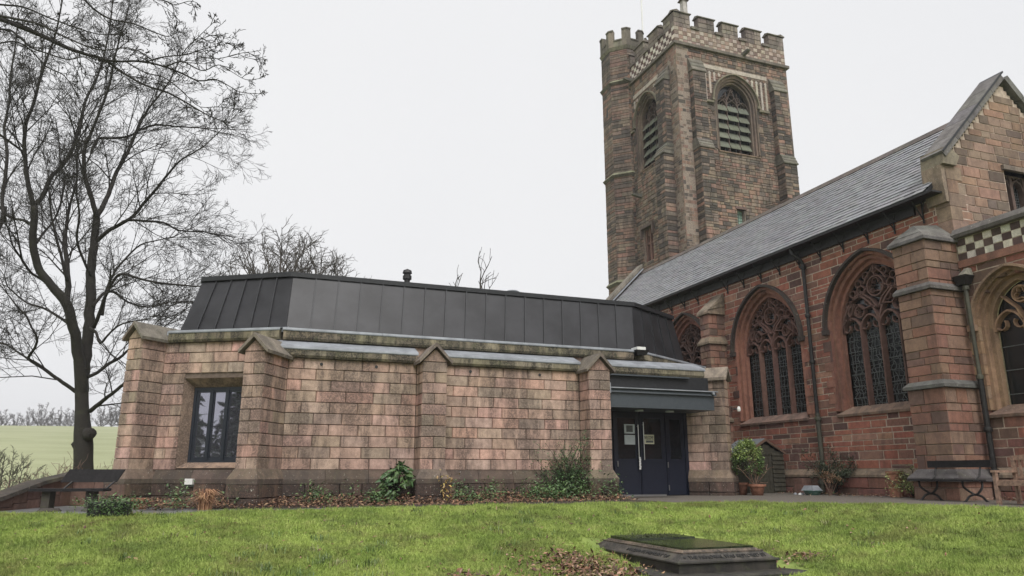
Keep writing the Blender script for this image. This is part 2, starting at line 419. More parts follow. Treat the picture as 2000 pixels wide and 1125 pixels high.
g_ob = bpy.data.objects.new('ground', me); COL.objects.link(g_ob); g_ob['kind'] = 'structure'
def Z(x, y): return float(gz(np.array([x]), np.array([y]))[0])
def sheet(name, poly, mat, dz=.006, kind='structure'):
    mb = MB(); mb.add([(x, y, float(zp(max(-5, min(18, x))))+dz) for x, y in poly], [tuple(range(len(poly)))])
    return mb.build(name, mat, None, kind=kind)
sheet('path', [(9.0, 13.36), (9.9, 13.1), (11.3, 11.2), (12.2, 8.9), (12.8, 5), (13.2, -4), (15, -4), (15, 19), (13, 19), (12.5, 17.4), (8.6, 17.4), (8.6, 15.9), (8.7, 13.9)], M['asphalt'])
sheet('pavement', [(-5, 16.5), (-3.8, 16.14), (-1.9, 14.54), (-.9, 14.24), (1.44, 14.59), (3.0, 14.6), (3.0, 15.0), (.5, 15.2), (-1.6, 17.2), (-3.5, 19.5), (-5, 18)], M['paving'])
sheet('flower_bed', [(3.0, 14.62), (4.5, 14.56), (7.5, 14.1), (8.7, 13.93), (8.6, 16.4), (1.0, 16.4), (-1.6, 17.9), (-1.6, 17.2), (.5, 15.2), (3.0, 15.0)], M['soil'], .012)
# ================================================================== ANNEX
AX = thing('church_hall_annex', (4, 20, -.6), 'low hall of pink stone blocks with dark metal mansard roof before the church', 'building')
ms = Masonry(AX, 'stone_block', M['block'], M['blockA'], 300, 'small_stone_blocks', .003)
mp = Masonry(AX, 'plinth_stone', M['plinth'], M['plinthA'], 120, 'small_plinth_stones', .003)
ZB = -.75; PT = .08                       # foot of the walls, top of the plinth
def dv(deg): return (math.cos(R(deg)), math.sin(R(deg)), 0)
core = MB(); cop = MB(); ld = MB()
def seg_frame(a, b):
    a = Vector((a[0], a[1], 0)); b = Vector((b[0], b[1], 0)); return Fr(a, (b-a)), (b-a).length
def plinth_run(fr, u0, u1, n=.09, e0=0, e1=0, courses=((-.75, -.46), (-.46, -.2)), slope=(-.2, PT)):
    for a, b in courses: course_wall(mp, fr, u0-e0, u1+e1, a, b, [b-a], [.55, .7], pick_plinth, n, .1, .008)
    u = u0
    mb = MB(); z0, z1 = slope; hz = z0+.09
    k = max(1, int((u1-u0)/.7)); 
    for i in range(k):
        a = u0-e0+(u1-u0+e0+e1)*i/k; b = u0-e0+(u1-u0+e0+e1)*(i+1)/k-.008
        ia = e0*.9 if i == 0 else 0; ib = e1*.9 if i == k-1 else 0
        P = [fr.p(a, z0, -.1), fr.p(b, z0, -.1), fr.p(b, z0, n+.01), fr.p(a, z0, n+.01), fr.p(a, hz, -.1), fr.p(b, hz, -.1), fr.p(b, hz, n+.01), fr.p(a, hz, n+.01), fr.p(a+ia, z1, -.1), fr.p(b-ib, z1, -.1), fr.p(b-ib, z1+.0, .004), fr.p(a+ia, z1, .004)]
        mb.add(P, [(0,1,2,3),(0,4,5,1),(1,5,6,2),(2,6,7,3),(3,7,4,0),(4,8,9,5),(5,9,10,6),(6,10,11,7),(7,11,8,4),(8,11,10,9)], jit((.095, .07, .055), .2))
    mb.build('plinth_weathering', M['capst'], AX)
def regular(fr, u0, u1, zs, alt, n=0, holes=()):
    for k, (a, b) in enumerate(zs):
        spans = [(u0, u1)]
        for h in holes:
            r = h((a+b)/2)
            if r: spans = cut(spans, r[0], r[1])
        for s, e in spans:
            u = s; off = (.0, .33)[k % 2] if alt else 0; first = True
            while u < e-.02:
                L = .63+random.choice((-.03, 0, .03)); 
                if first: L -= off; first = False
                if e-u-L < .2: L = e-u
                ms.put(fr, u+.004, u+L-.004, a+.004, b-.004, n-.12, n+random.uniform(-.003, .003), pick_block()); u += L
def zrow(z0, z1, k): return [(z0+(z1-z0)*i/k, z0+(z1-z0)*(i+1)/k) for i in range(k)]
def coping_run(fr, u0, u1, z0, zf, zt, depth, over=.10, lead=True, e0=0, e1=0):
    """rough mossy coping stones with a lead flashing sloping back on top"""
    k = max(1, int((u1-u0)/.62))
    for i in range(k):
        a = u0+(u1-u0)*i/k; b = u0+(u1-u0)*(i+1)/k-.006; o = over+random.uniform(-.006, .006)
        P = [fr.p(a, z0, -.15), fr.p(b, z0, -.15), fr.p(b, z0, o-.03), fr.p(a, z0, o-.03), fr.p(a, z0+.05, o), fr.p(b, z0+.05, o), fr.p(b, zf, o-.01), fr.p(a, zf, o-.01), fr.p(a, zf+.03, -.15), fr.p(b, zf+.03, -.15)]
        mb = MB(); mb.add(P, [(0,1,2,3),(3,2,5,4),(4,5,6,7),(7,6,9,8),(8,9,1,0),(0,3,4,7,8),(1,9,6,5,2)], jit((.22, .19, .135), .22))
        mb.build('coping_stone', M['coping'], AX)
    if lead:
        q = max(1, int((u1-u0)/1.9))
        for i in range(q):
            a = u0-e0+(u1-u0+e0+e1)*i/q; b = u0-e0+(u1-u0+e0+e1)*(i+1)/q+.02; mb = MB()
            P = [fr.p(a, zf-.012, over+.012), fr.p(b, zf-.012, over+.012), fr.p(b, zf+.035, over+.004), fr.p(a, zf+.035, over+.004), fr.p(a, zt, -depth), fr.p(b, zt, -depth)]
            P += [p-Vector((0, 0, .02))-fr.N*.008 for p in P]
            mb.add(P, [(0,1,2,3),(3,2,5,4),(6,9,8,7),(9,10,11,8),(0,6,7,1),(4,5,11,10),(0,3,9,6),(3,4,10,9),(1,7,8,2),(2,8,11,5)])
            mb.build('lead_flashing', M['lead'], AX)
# plan
A = (.9, 16.9); B = (9.75, 16.9); PL = (-1.52, 18.3); PR = (13.2, 18.9)
ZT = 2.87                                  # upper wall under its coping
# left facet wall with the window: u runs from PL to A
frL, LL = seg_frame(PL, A)
w0, w1, wz0, wz1 = LL-2.24, LL-.30, .12, 2.06       # moulded opening
g0, g1, gz0, gz1 = w0+.13, w1-.1, .24, 1.88
hole = [(w0, w1, wz0, lambda u: wz1)]
backing(core, frL, 0, LL, ZB, ZT, -.45, -.03, hole, step=.06)
regular(frL, 0, LL, zrow(PT, ZT, 12), True, 0, [lambda z: (w0, w1) if wz0-.06 < z < wz1+.05 else None])
plinth_run(frL, 0.1, LL)
coping_run(frL, .1, LL-.02, ZT, 3.1, 3.22, .3)
# upper front wall, right facet
frF, LF = seg_frame(A, B); frR, LR = seg_frame(B, PR)
core.fbox(frF, 0, 7.55, ZB, ZT, -.4, -.03); core.fbox(frF, 7.55, LF, 2.44, ZT, -.4, -.03)
regular(frF, 0, LF, zrow(2.42, ZT, 2), True)
coping_run(frF, 0.02, LF-.08, ZT, 3.1, 3.2, .35, e0=.02)
backing(core, frR, 0, LR, 2.0, ZT, -.4, -.03)
regular(frR, 0, LR, zrow(2.42, ZT, 2), True)
coping_run(frR, .12, LR, ZT, 3.1, 3.2, .35)
# lower front wall
YF = 16.55; XD0 = 8.53
frW = Fr((0, YF, 0), (1, 0, 0))
core.fbox(frW, .95, 8.4, ZB, 2.44, -.36, -.03)
ZR = zrow(PT, 2.44, 10)
for a, b in ((1.05, 3.88), (4.44, 7.95)): regular(frW, a, b, ZR, True)
for a, b in ((1.05, 3.8), (4.52, 7.87)): plinth_run(frW, a, b)
for a, b in ((.75, 3.86), (4.47, 7.93), (8.55, 11.55)): coping_run(frW, a, b, 2.44, 2.64, 2.86, .35)
core.build('wall_core', M['mortar_d'], AX)
# weep holes in the top course
for x in (1.75, 2.95, 5.15, 6.9):
    mb = MB(); mb.tube([(x, YF-.012, 2.32), (x, YF-.004, 2.32)], .035, 10); mb.build('weep_hole', M['ink'], AX)
# buttresses
def buttress(C, th, s, w, zr=2.42, wall_back=.0, capz=None, base=PT, depth_in=.3, zc=10):
    """C = wall end of the right-hand side, th = turn of its outward direction from -Y towards -X"""
    t = R(th); nv = Vector((-math.sin(t), -math.cos(t), 0)); wv = Vector((math.cos(t), -math.sin(t), 0))
    Rr = Vector((C[0], C[1], 0))+nv*s; L = Rr-wv*w
    fe = Fr(L, wv); fr_ = Fr(Rr, -nv); fl = Fr(L-nv*s, nv)
    c = MB(); c.fbox(fe, .03, w-.03, ZB, zr, -s-depth_in, -.03)
    c.prism(fe, [(.03, zr), (w-.03, zr), (w/2, zr+w*.5)], -s-depth_in, -.03); c.build('buttress_core', M['mortar_d'], AX)
    rowsz = zrow(base, zr, zc)
    for k, (a, b) in enumerate(rowsz):
        if k % 2 == 0: sp = [(0, w/2), (w/2, w)]; so = [(0, s*.5), (s*.5, s)] if s > .7 else [(0, s)]
        else: sp = [(0, w)]; so = [(0, s)] if s < .7 else [(0, s*.35), (s*.35, s)]
        for u, v in sp: ms.put(fe, u+.004, v-.004, a+.005, b-.005, -.1, random.uniform(-.002, .003), pick_block())
        for u, v in so:
            ms.put(fr_, u+.012, v-.005, a+.005, b-.005, -.1, random.uniform(-.002, .003), pick_block())
            ms.put(fl, u+.005, v-.012, a+.005, b-.005, -.1, random.uniform(-.002, .003), pick_block())
    g = MB(); g.prism(fe, [(.0, zr+.01), (w, zr+.01), (w/2, zr+w*.52)], -.12, .003, pick_block()); g.build('gable_stone', M['blockA'], AX)
    ov = .09; h = w*.52+.075; e = .10
    for sgn in (0, 1):                    # two sloping cap slabs
        def q(u): return u if sgn == 0 else w-u
        P1 = [(q(-ov), zr-.045), (q(-ov-.01), zr+.02), (q(w/2), zr+h+.06), (q(w/2), zr+h-.03)]
        if sgn: P1 = P1[::-1]
        m = MB(); m.prism(fe, P1, -s-depth_in-.25, e, jit((.19, .16, .135), .12)); m.build('cap_slab', M['capst'], AX)
    # plinth of the buttress
    n = .1
    for f, L_, e0, e1 in ((fe, w, n, n), (fr_, s, n-.01, 0), (fl, s, 0, n-.01)):
        for a, b in ((-.75, -.46), (-.46, -.2)): mp.put(f, -e0, L_+e1, a+.004, b-.004, -.1, n, pick_plinth())
    P = []
    lo = [fe.p(-n, 0, -s), fe.p(w+n, 0, -s), fe.p(w+n, 0, n), fe.p(-n, 0, n)]; hi = [fe.p(0, 0, -s), fe.p(w, 0, -s), fe.p(w, 0, 0), fe.p(0, 0, 0)]
    up = lambda L_, z: [p+Vector((0, 0, z)) for p in L_]
    m = MB(); m.hull8(up(lo, -.2), up(lo, -.1), jit((.11, .085, .065), .15)); m.hull8(up(lo, -.1), up(hi, PT+.02), jit((.17, .13, .10), .15))
    m.build('plinth_cap', M['capst'], AX)
buttress((1.06, 16.55), 31, 1.0, .46)
buttress((4.44, 16.55), 0, .55, .56)
buttress((8.52, 16.55), 0, .55, .57)
buttress((-1.5, 18.28), 47, .62, .46, zr=2.9, zc=12)
# right-hand pier beside the door: its own frame
t = R(40); S0 = Vector((11.5, 17.35, 0)); dvv = Vector((math.sin(t), -math.cos(t), 0)); sL = 1.06; wP = .42
fs = Fr(S0, dvv); C5 = S0+dvv*sL; fe5 = Fr(C5, (math.cos(t), math.sin(t), 0))
c = MB(); c.fbox(fs, .0, sL-.03, ZB, 2.42, -wP+.03, -.03); c.build('pier_core', M['mortar_d'], AX)
for k, (a, b) in enumerate(ZR):
    for u, v in ([(0, .42), (.42, .78), (.78, sL)] if k % 2 else [(0, .6), (.6, sL)]): ms.put(fs, u+.004, v-.004, a+.005, b-.005, -.1, random.uniform(-.003, .003), pick_block() if v < sL else jit((.26, .2, .155), .15))
    ms.put(fe5, .012, wP, a+.005, b-.005, -.1, 0, jit((.40, .29, .22), .1))
for f, L_, e0, e1 in ((fs, sL, 0, .1), (fe5, wP, .09, .1)):
    for a, b in ((-.75, -.46), (-.46, -.2)):
        mp.put(f, -e0, L_*.5, a+.004, b-.004, -.1, .1, pick_plinth()); mp.put(f, L_*.5+.008, L_+e1, a+.004, b-.004, -.1, .1, pick_plinth())
def up(L_, z): return [p+Vector((0, 0, z)) for p in L_]
lo = [fs.p(0, 0, -wP), fs.p(0, 0, .1), fs.p(sL+.1, 0, .1), fs.p(sL+.1, 0, -wP-.1)]; hi = [fs.p(0, 0, -wP), fs.p(0, 0, 0), fs.p(sL, 0, 0), fs.p(sL, 0, -wP)]
m = MB(); m.hull8(up(lo, -.2), up(lo, -.1), (.17, .13, .1)); m.hull8(up(lo, -.1), up(hi, PT+.02), (.2, .15, .11)); m.build('plinth_cap', M['capst'], AX)
for sgn, colr in ((0, (.24, .2, .16)), (1, (.2, .17, .14))):     # saddle cap over the pier running back to the wall
    w = wP+.16; f2 = Fr(fs.p(sL+.1, 0, .08), fe5.U)
    P1 = [(0, 2.42), (0, 2.5), (w/2, 2.80), (w/2, 2.70)] if sgn == 0 else [(w/2, 2.70), (w/2, 2.80), (w, 2.5), (w, 2.42)]
    m = MB(); m.prism(f2, P1, -1.75, 0, colr); m.build('cap_slab', M['capst'], AX)
m = MB(); m.prism(Fr(fs.p(sL-.02, 0, 0), fe5.U), [(0, 2.42), (wP, 2.42), (wP/2, 2.64)], -1, 0, (.36, .25, .2)); m.build('gable_stone', M['blockA'], AX)
# fascia canopy above the entrance
m = MB(); m.box((8.55, 16.43, 2.06), (11.62, 17.3, 2.43)); m.build('fascia_upper', M['zinc_d'], AX)
m = MB(); m.box((8.545, 16.33, 2.38), (11.0, 16.43, 2.415)); m.build('metal_trim', M['fascia'], AX)
m = MB(); m.hull8([(8.545, 16.16, 1.94), (11.67, 16.16, 1.94), (11.67, 17.2, 1.94), (8.545, 17.2, 1.94)], [(8.545, 16.20, 2.05), (11.67, 16.20, 2.05), (11.67, 17.2, 2.10), (8.545, 17.2, 2.10)]); m.build('canopy_rail', M['fascia'], AX)
m = MB(); m.box((8.545, 16.12, 2.035), (11.70, 16.2, 2.06)); m.build('rail_lip', M['lead'], AX)
m = MB(); m.box((8.545, 16.22, 1.58), (11.62, 17.3, 1.938)); m.build('fascia_lower', M['fascia'], AX)
m = MB(); m.tube([(11.55, 16.1, 2.0), (11.55, 16.16, 2.0)], .035, 8); m.build('rail_knob', M['lead'], AX)
m = MB(); m.box((8.50, 16.05, 1.9), (8.56, 16.25, 2.15)); m.build('rail_bracket', M['lead'], AX)
for x in (9.75, 10.65):
    m = MB(); m.tube([(x, 16.8, 1.55), (x, 16.8, 1.582)], .11, 16); m.build('ceiling_light', M['paper'], AX)
m = MB(); m.box((8.42, 16.5, ZB), (8.6, 17.5, 1.585)); m.build('porch_side_panel', M['navy'], AX)
m = MB(); m.box((8.5, 17.45, ZB), (11.6, 17.6, 1.6)); m.build('porch_back_panel', M['zinc_d'], AX)
m = MB(); m.box((8.62, 16.3, -.6), (11.6, 17.5, -.555)); m.build('threshold', M['concrete'], AX)
m = MB(); m.box((9.3, 17.25, -.555), (10.72, 17.36, -.515)); m.build('metal_sill', M['steel'], AX)
# doors: two leaves and a side light
def door(x0, x1, name, fwid=.12, gz_=(.38, 1.42)):
    Y = 17.38; d = MB(); d.box((x0, Y, -.53), (x1, Y+.05, gz_[0])); d.box((x0, Y, gz_[1]), (x1, Y+.05, 1.58))
    d.box((x0, Y, gz_[0]), (x0+fwid, Y+.05, gz_[1])); d.box((x1-fwid, Y, gz_[0]), (x1, Y+.05, gz_[1]))
    o = d.build(name, M['navy_door'], AX)
    g = MB(); g.box((x0+fwid, Y+.025, gz_[0]), (x1-fwid, Y+.035, gz_[1])); g.build('glass', M['glass'], o); 
    r = MB(); r.box((x0+.02, Y-.012, -.45), (x1-.02, Y-.002, gz_[0]-.06)); r.build('lower_panel', M['navy_door'], o)
    return o
d0 = door(8.62, 9.27, 'side_light', .1); d1 = door(9.30, 10.06, 'door'); d2 = door(10.08, 10.84, 'door'); d3 = door(10.88, 11.42, 'side_light', .1)
m = MB(); m.box((10.845, 17.36, -.55), (10.875, 17.45, 1.58)); m.box((11.42, 17.34, -.55), (11.52, 17.45, 1.58)); m.build('door_post', M['navy_door'], AX)
m = MB(); m.tube([(10.0, 17.33, .42), (10.0, 17.33, 1.25)], .016, 8); m.tube([(10.0, 17.38, .5), (10.0, 17.33, .5)], .01, 6); m.tube([(10.0, 17.38, 1.2), (10.0, 17.33, 1.2)], .01, 6); m.build('handle', M['steel'], d1)
m = MB()
for k in range(7): m.box((9.995-.02+.008*(k % 2), 17.295, .38-.045*k), (9.995+.03+.008*(k % 2), 17.31, .42-.045*k))
m.build('chain', M['white'], d1)
m = MB(); m.tube([(10.16, 17.33, .35), (10.16, 17.33, 1.32)], .014, 8); m.tube([(10.16, 17.38, 1.25), (10.16, 17.33, 1.25)], .01, 6); m.build('handle', M['steel'], d2)
for x, z, par in ((9.27+.1, .18, d1), (10.86, .16, d2), (10.86, -.42, d2)):
    m = MB(); m.box((x, 17.335, z), (x+.018, 17.36, z+.14)); m.build('hinge', M['steel'], par)
for z0, z1 in ((1.02, 1.26), (.74, .985)):
    m = MB(); m.box((9.62, 17.384, z0), (9.93, 17.392, z1)); o = m.build('notice', M['paper'], d1)
    if z0 > 1: m = MB(); m.box((9.68, 17.380, z0+.04), (9.87, 17.3835, z1-.03)); m.build('notice_print', M['print'], d1)
m = MB(); m.box((10.19, 17.384, .76), (10.50, 17.392, 1.0)); m.build('welcome_sign', M['paper_y'], d2)
def text(body, loc, rot, size, mat, parent, name, ext=.001, width=None):
    cu = bpy.data.curves.new(name, 'FONT'); cu.body = body; cu.size = size; cu.extrude = ext; cu.align_x = 'LEFT'
    to = bpy.data.objects.new(name, cu); COL.objects.link(to); bpy.context.view_layer.update()
    mesh = bpy.data.meshes.new_from_object(to.evaluated_get(bpy.context.evaluated_depsgraph_get())); bpy.data.objects.remove(to)
    mesh.materials.clear(); mesh.materials.append(mat); o = bpy.data.objects.new(name, mesh); COL.objects.link(o)
    wx = max(v.co.x for v in mesh.vertices)
    if width: 
        for v in mesh.vertices: v.co.x *= width/wx
    if parent: o.parent = parent; o.location = Vector(loc)-WL[parent.name]
    else: o.location = loc
    o.rotation_euler = rot; WL[o.name] = Vector(loc); return o
text('WELCOME', (10.205, 17.378, .875), (math.pi/2, 0, 0), .14, M['ink'], d2, 'welcome_lettering', .002, .27)
m = MB(); m.box((10.25, 17.380, .795), (10.47, 17.3835, .85)); m.build('sign_small_print', M['print'], d2)
# window in the left facet
m = MB()
gN = -.24
def ringq(mb, fr, a, b, na, nb, col):      # a,b = (u0,u1,z0,z1) outer / inner rectangles, four splayed stones
    o = [(a[0], a[2]), (a[1], a[2]), (a[1], a[3]), (a[0], a[3])]; i = [(b[0], b[2]), (b[1], b[2]), (b[1], b[3]), (b[0], b[3])]
    for k in range(4):
        k2 = (k+1) % 4; P = [fr.p(*o[k], na), fr.p(*o[k2], na), fr.p(*i[k2], nb), fr.p(*i[k], nb)]
        P += [fr.p(*o[k], na-.25), fr.p(*o[k2], na-.25), fr.p(*i[k2], nb-.06), fr.p(*i[k], nb-.06)]
        q = MB(); q.add(P, [(0,1,2,3),(4,7,6,5),(0,4,5,1),(1,5,6,2),(2,6,7,3),(3,7,4,0)], jit(col, .06))
        q.build('window_surround', M['blockA'], AX)
ringq(m, frL, (w0+.005, w1+.3, wz0, wz1), (g0, g1+.3, gz0, gz1), .006, gN+.03, (.34, .25, .185))
wf = MB(); W0, W1 = g0, g1+.3
def bars(mb, u0, u1, z0, z1, t_, n0, n1):
    mb.fbox(frL, u0, u1, z0, z0+t_, n0, n1); mb.fbox(frL, u0, u1, z1-t_, z1, n0, n1); mb.fbox(frL, u0, u0+t_, z0+t_, z1-t_, n0, n1); mb.fbox(frL, u1-t_, u1, z0+t_, z1-t_, n0, n1)
bars(wf, W0, W1, gz0, gz1, .06, gN-.06, gN+.02)
WN = wf.build('window', M['navy'], AX)
wd = (W1-W0-.12)/5
for k in range(5):
    a = W0+.06+wd*k; b = a+wd
    s_ = MB(); bars(s_, a+.005, b-.005, gz0+.06, gz1-.06, .055, gN-.05, gN+.005); s_.build('sash', M['navy'], WN)
    g = MB(); g.fbox(frL, a+.05, b-.05, gz0+.11, gz1-.11, gN-.03, gN-.02); g.build('pane', M['pane'], WN)
    if k: v = MB(); v.fbox(frL, a-.03, a+.03, gz0+.06, gz1-.06, gN-.04, gN+.03); v.build('mullion', M['navy'], WN)
m = MB(); m.fbox(frL, W0, W1, gz0, gz1, gN-.30, gN-.28); m.build('window_back', M['ink'], WN)
# mansard
def mansard(p0, p1, q0, q1, k, zb=3.16, zt=4.58):
    b0, b1, t0, t1 = Vector((*p0, zb)), Vector((*p1, zb)), Vector((*q0, zt)), Vector((*q1, zt))
    nrm = (b1-b0).cross(t0-b0).normalized()
    for i in range(k):
        B0, B1 = b0.lerp(b1, i/k), b0.lerp(b1, (i+1)/k); T0, T1 = t0.lerp(t1, i/k), t0.lerp(t1, (i+1)/k)
        mb = MB(); w = (B1-B0).normalized()*.004; wob = nrm*random.uniform(-.004, .004)
        P = [B0+w, B1-w, T1-w, T0+w]; mb.add([p+wob for p in P]+[p-nrm*.03 for p in P], [(0,1,2,3),(4,7,6,5),(0,4,5,1),(1,5,6,2),(2,6,7,3),(3,7,4,0)]); mb.build('cladding_panel', M['zinc'], AX)
        if i:
            s_ = (b1-b0).normalized()*.011; mb = MB(); mb.add([B0-s_, B0+s_, T0+s_, T0-s_]+[B0-s_+nrm*.035, B0+s_+nrm*.035, T0+s_+nrm*.035, T0-s_+nrm*.035], [(0,1,2,3),(4,5,6,7),(0,1,5,4),(1,2,6,5),(2,3,7,6),(3,0,4,7)]); mb.build('standing_seam', M['zinc_d'], AX)
m0, m1, m2, m3 = (-1.3, 18.62), (1.0, 17.3), (9.98, 17.3), (12.5, 18.75); n0_, n1_, n2_, n3_ = (-.92, 19.1), (1.1, 17.82), (10.25, 17.82), (12.3, 19.02)
mansard(m0, m1, n0_, n1_, 6); mansard(m1, m2, n1_, n2_, 17); mansard(m2, m3, n2_, n3_, 5)
mansard((-1.3, 26), m0, (-.92, 25.5), n0_, 14); mansard(m3, (12.5, 26), n3_, (12.3, 25.5), 12); mansard((12.5, 26), (-1.3, 26), (12.3, 25.5), (-.92, 25.5), 20)
top = [n0_, n1_, n2_, n3_, (12.3, 25.5), (-.92, 25.5)]; cx, cy = 5.7, 21.5
def grow(p, e): d = Vector((p[0]-cx, p[1]-cy)); return (p[0]+d.x/abs(d.x)*e if abs(d.x) > .1 else p[0], p[1]+(e if d.y > 0 else -e))
T = [grow(p, .05) for p in top]
m = MB(); k = len(T); m.add([(*p, 4.55) for p in T]+[(*p, 4.66) for p in T], [tuple(range(k))[::-1], tuple(range(k, 2*k))]+[(i, (i+1) % k, k+(i+1) % k, k+i) for i in range(k)]); m.build('roof_edge_trim', M['zinc_d'], AX)
T = [grow(p, -.25) for p in top]
m = MB(); m.add([(*p, 4.67) for p in T]+[(5.5, 21.5, 4.8)], [(i, (i+1) % k, k) for i in range(k)]); m.build('flat_roof', M['felt'], AX)
# flat parapet gutter behind the coping, side and back walls
m = MB(); k = 6; Q = [PL, A, B, PR, (13.2, 26.4), (-1.6, 26.4)]; m.add([(*p, 3.05) for p in Q]+[(*p, 3.14) for p in Q], [tuple(range(k))[::-1], tuple(range(k, 2*k))]+[(i, (i+1) % k, k+(i+1) % k, k+i) for i in range(k)]); m.build('parapet_gutter', M['lead'], AX)
for a, b in (((-1.6, 26.4), PL), (PR, (13.2, 26.4)), ((13.2, 26.4), (-1.6, 26.4))):
    f, L_ = seg_frame(a, b); m = MB(); m.fbox(f, 0, L_, ZB, 3.04, -.35, 0, (.36, .26, .2)); m.build('side_wall', M['blockA'], AX)
m = MB(); m.hull8([(9.72, 16.72, 3.0), (9.98, 16.72, 3.0), (9.98, 16.9, 3.0), (9.72, 16.9, 3.0)], [(9.66, 16.66, 3.12), (10.04, 16.66, 3.12), (10.04, 16.9, 3.12), (9.66, 16.9, 3.12)]); m.build('rain_hopper', M['black'], AX)
m = MB(); m.box((9.7, 16.68, 3.12), (9.95, 17.0, 3.2)); m.build('hopper_lip', M['white'], AX)
# roof vents
v = thing('roof_vent_pipe', (4.45, 20.6, 4.7), 'black capped vent pipe standing tall on the flat roof', 'vent pipe')
m = MB(); m.lathe((4.45, 20.6, 4.7), [(.085, 0), (.085, .82)], 14); m.build('pipe', M['black'], v)
m = MB(); m.lathe((4.45, 20.6, 5.46), [(.1, 0), (.13, .02), (.13, .12), (.1, .14), (.1, .18), (.14, .2), (.12, .28), (.0, .34)], 14); m.build('cowl', M['black'], v)
v = thing('roof_cowl', (7.6, 20.3, 4.7), 'short round grey mushroom cowl on the flat roof', 'vent cowl')
m = MB(); m.lathe((7.6, 20.3, 4.6), [(.15, 0), (.15, .62)], 16); m.build('collar', M['zinc'], v)
m = MB(); m.lathe((7.6, 20.3, 5.2), [(.15, 0), (.22, .03), (.25, .08), (.17, .13), (0, .15)], 16); m.build('cap', M['felt'], v)
mesh_box = thing('outside_light', (12.62, 16.55, 1.72), 'small white security lamp on the right edge of the entrance pier', 'lamp')
m = MB(); m.tube([(12.5, 16.62, 1.68), (12.62, 16.5, 1.66)], .02, 6); m.build('arm', M['black'], mesh_box)
m = MB(); m.lathe((12.60, 16.52, 1.60), [(0, 0), (.04, .01), (.05, .06), (.035, .13), (0, .14)], 10); m.build('lamp_head', M['white'], mesh_box)
vt = thing('wall_vent', (-.99, 17.9, -.2), 'small white vent box low on the dark plinth below the window', 'vent')
m = MB(); m.fbox(frL, .92, 1.10, -.22, -.10, .09, .17); m.build('hood', M['white'], vt)
m = MB(); m.fbox(frL, .92, 1.10, -.26, -.225, .09, .13); m.build('outlet', M['print'], vt)
ms.finish(); mp.finish()
# ================================================================== CHURCH
CH = thing('church', (18, 20, -.6), 'red sandstone church with slate roof, traceried windows and gabled east end', 'church')
mr = Masonry(CH, 'stone', M['red'], M['redA'], 300, 'small_wall_stones', .004)
frN = Fr((15, 30, 0), (0, -1, 0))          # u = 30 - Y, normal = -X
def uy(y): return 30-y
def arch(a, h, e=0, n=14):
    """points of a pointed arch from left spring to right spring, offset outward by e"""
    r = (a*a+h*h)/(2*a); c = r-a; rr = r+e; hh = math.sqrt(max(rr*rr-c*c, 0)); th1 = math.acos(max(-1, min(1, -c/rr))) if rr > 0 else 0
    L = []
    for i in range(n+1):
        t_ = math.pi+(th1-math.pi)*i/n; L.append((c+rr*math.cos(t_), rr*math.sin(t_)))
    L[-1] = (0, hh); return L+[(-x, y) for x, y in L[-2::-1]]
def arch_top(a, h, e):
    r = (a*a+h*h)/(2*a); c = r-a
    def f(x):
        x = abs(x); v = (r+e)**2-(x+c)**2; return math.sqrt(v) if v > 0 else 0
    return f
def arch_half(a, h, e):
    r = (a*a+h*h)/(2*a); c = r-a
    def f(z):
        if z <= 0: return a+e
        v = (r+e)**2-z*z; return math.sqrt(v)-c if v > 0 else 0
    return f
def sweep(mb, fr, pts, w, n0, n1, closed=False, taper=0, col=None):
    """square bar following a path in the wall plane; taper>0 bevels the front"""
    k = len(pts); L = []
    for i, (x, y) in enumerate(pts):
        if closed: x0, y0 = pts[i-1]; x1, y1 = pts[(i+1) % k]
        else: x0, y0 = pts[max(i-1, 0)]; x1, y1 = pts[min(i+1, k-1)]
        dx, dy = x1-x0, y1-y0; l = math.hypot(dx, dy) or 1; px_, py_ = -dy/l, dx/l; L.append((x, y, px_, py_))
    b = len(mb.v); ww = w*(1-taper)
    for x, y, p, q in L:
        for s_, n in ((w/2, n0), (-w/2, n0), (-ww/2, n1), (ww/2, n1)): mb.v.append(tuple(fr.p(x+p*s_, y+q*s_, n)))
    rng = range(k) if closed else range(k-1)
    for i in rng:
        j = (i+1) % k
        for s_ in range(4):
            s2 = (s_+1) % 4; mb.f.append((b+i*4+s_, b+i*4+s2, b+j*4+s2, b+j*4+s_))
            if col is not None: mb.c.append(col)
    if not closed:
        mb.f.append((b, b+1, b+2, b+3)); e = b+(k-1)*4; mb.f.append((e+3, e+2, e+1, e))
        if col is not None: mb.c += [col, col]
def circ(x, y, r, n=16): return [(x+r*math.cos(2*math.pi*i/n), y+r*math.sin(2*math.pi*i/n)) for i in range(n)]
def arcp(x, y, r, a0, a1, n=6): return [(x+r*math.cos(R(a0+(a1-a0)*i/n)), y+r*math.sin(R(a0+(a1-a0)*i/n))) for i in range(n+1)]
def ashift(L, x, y): return [(p+x, q+y) for p, q in L]
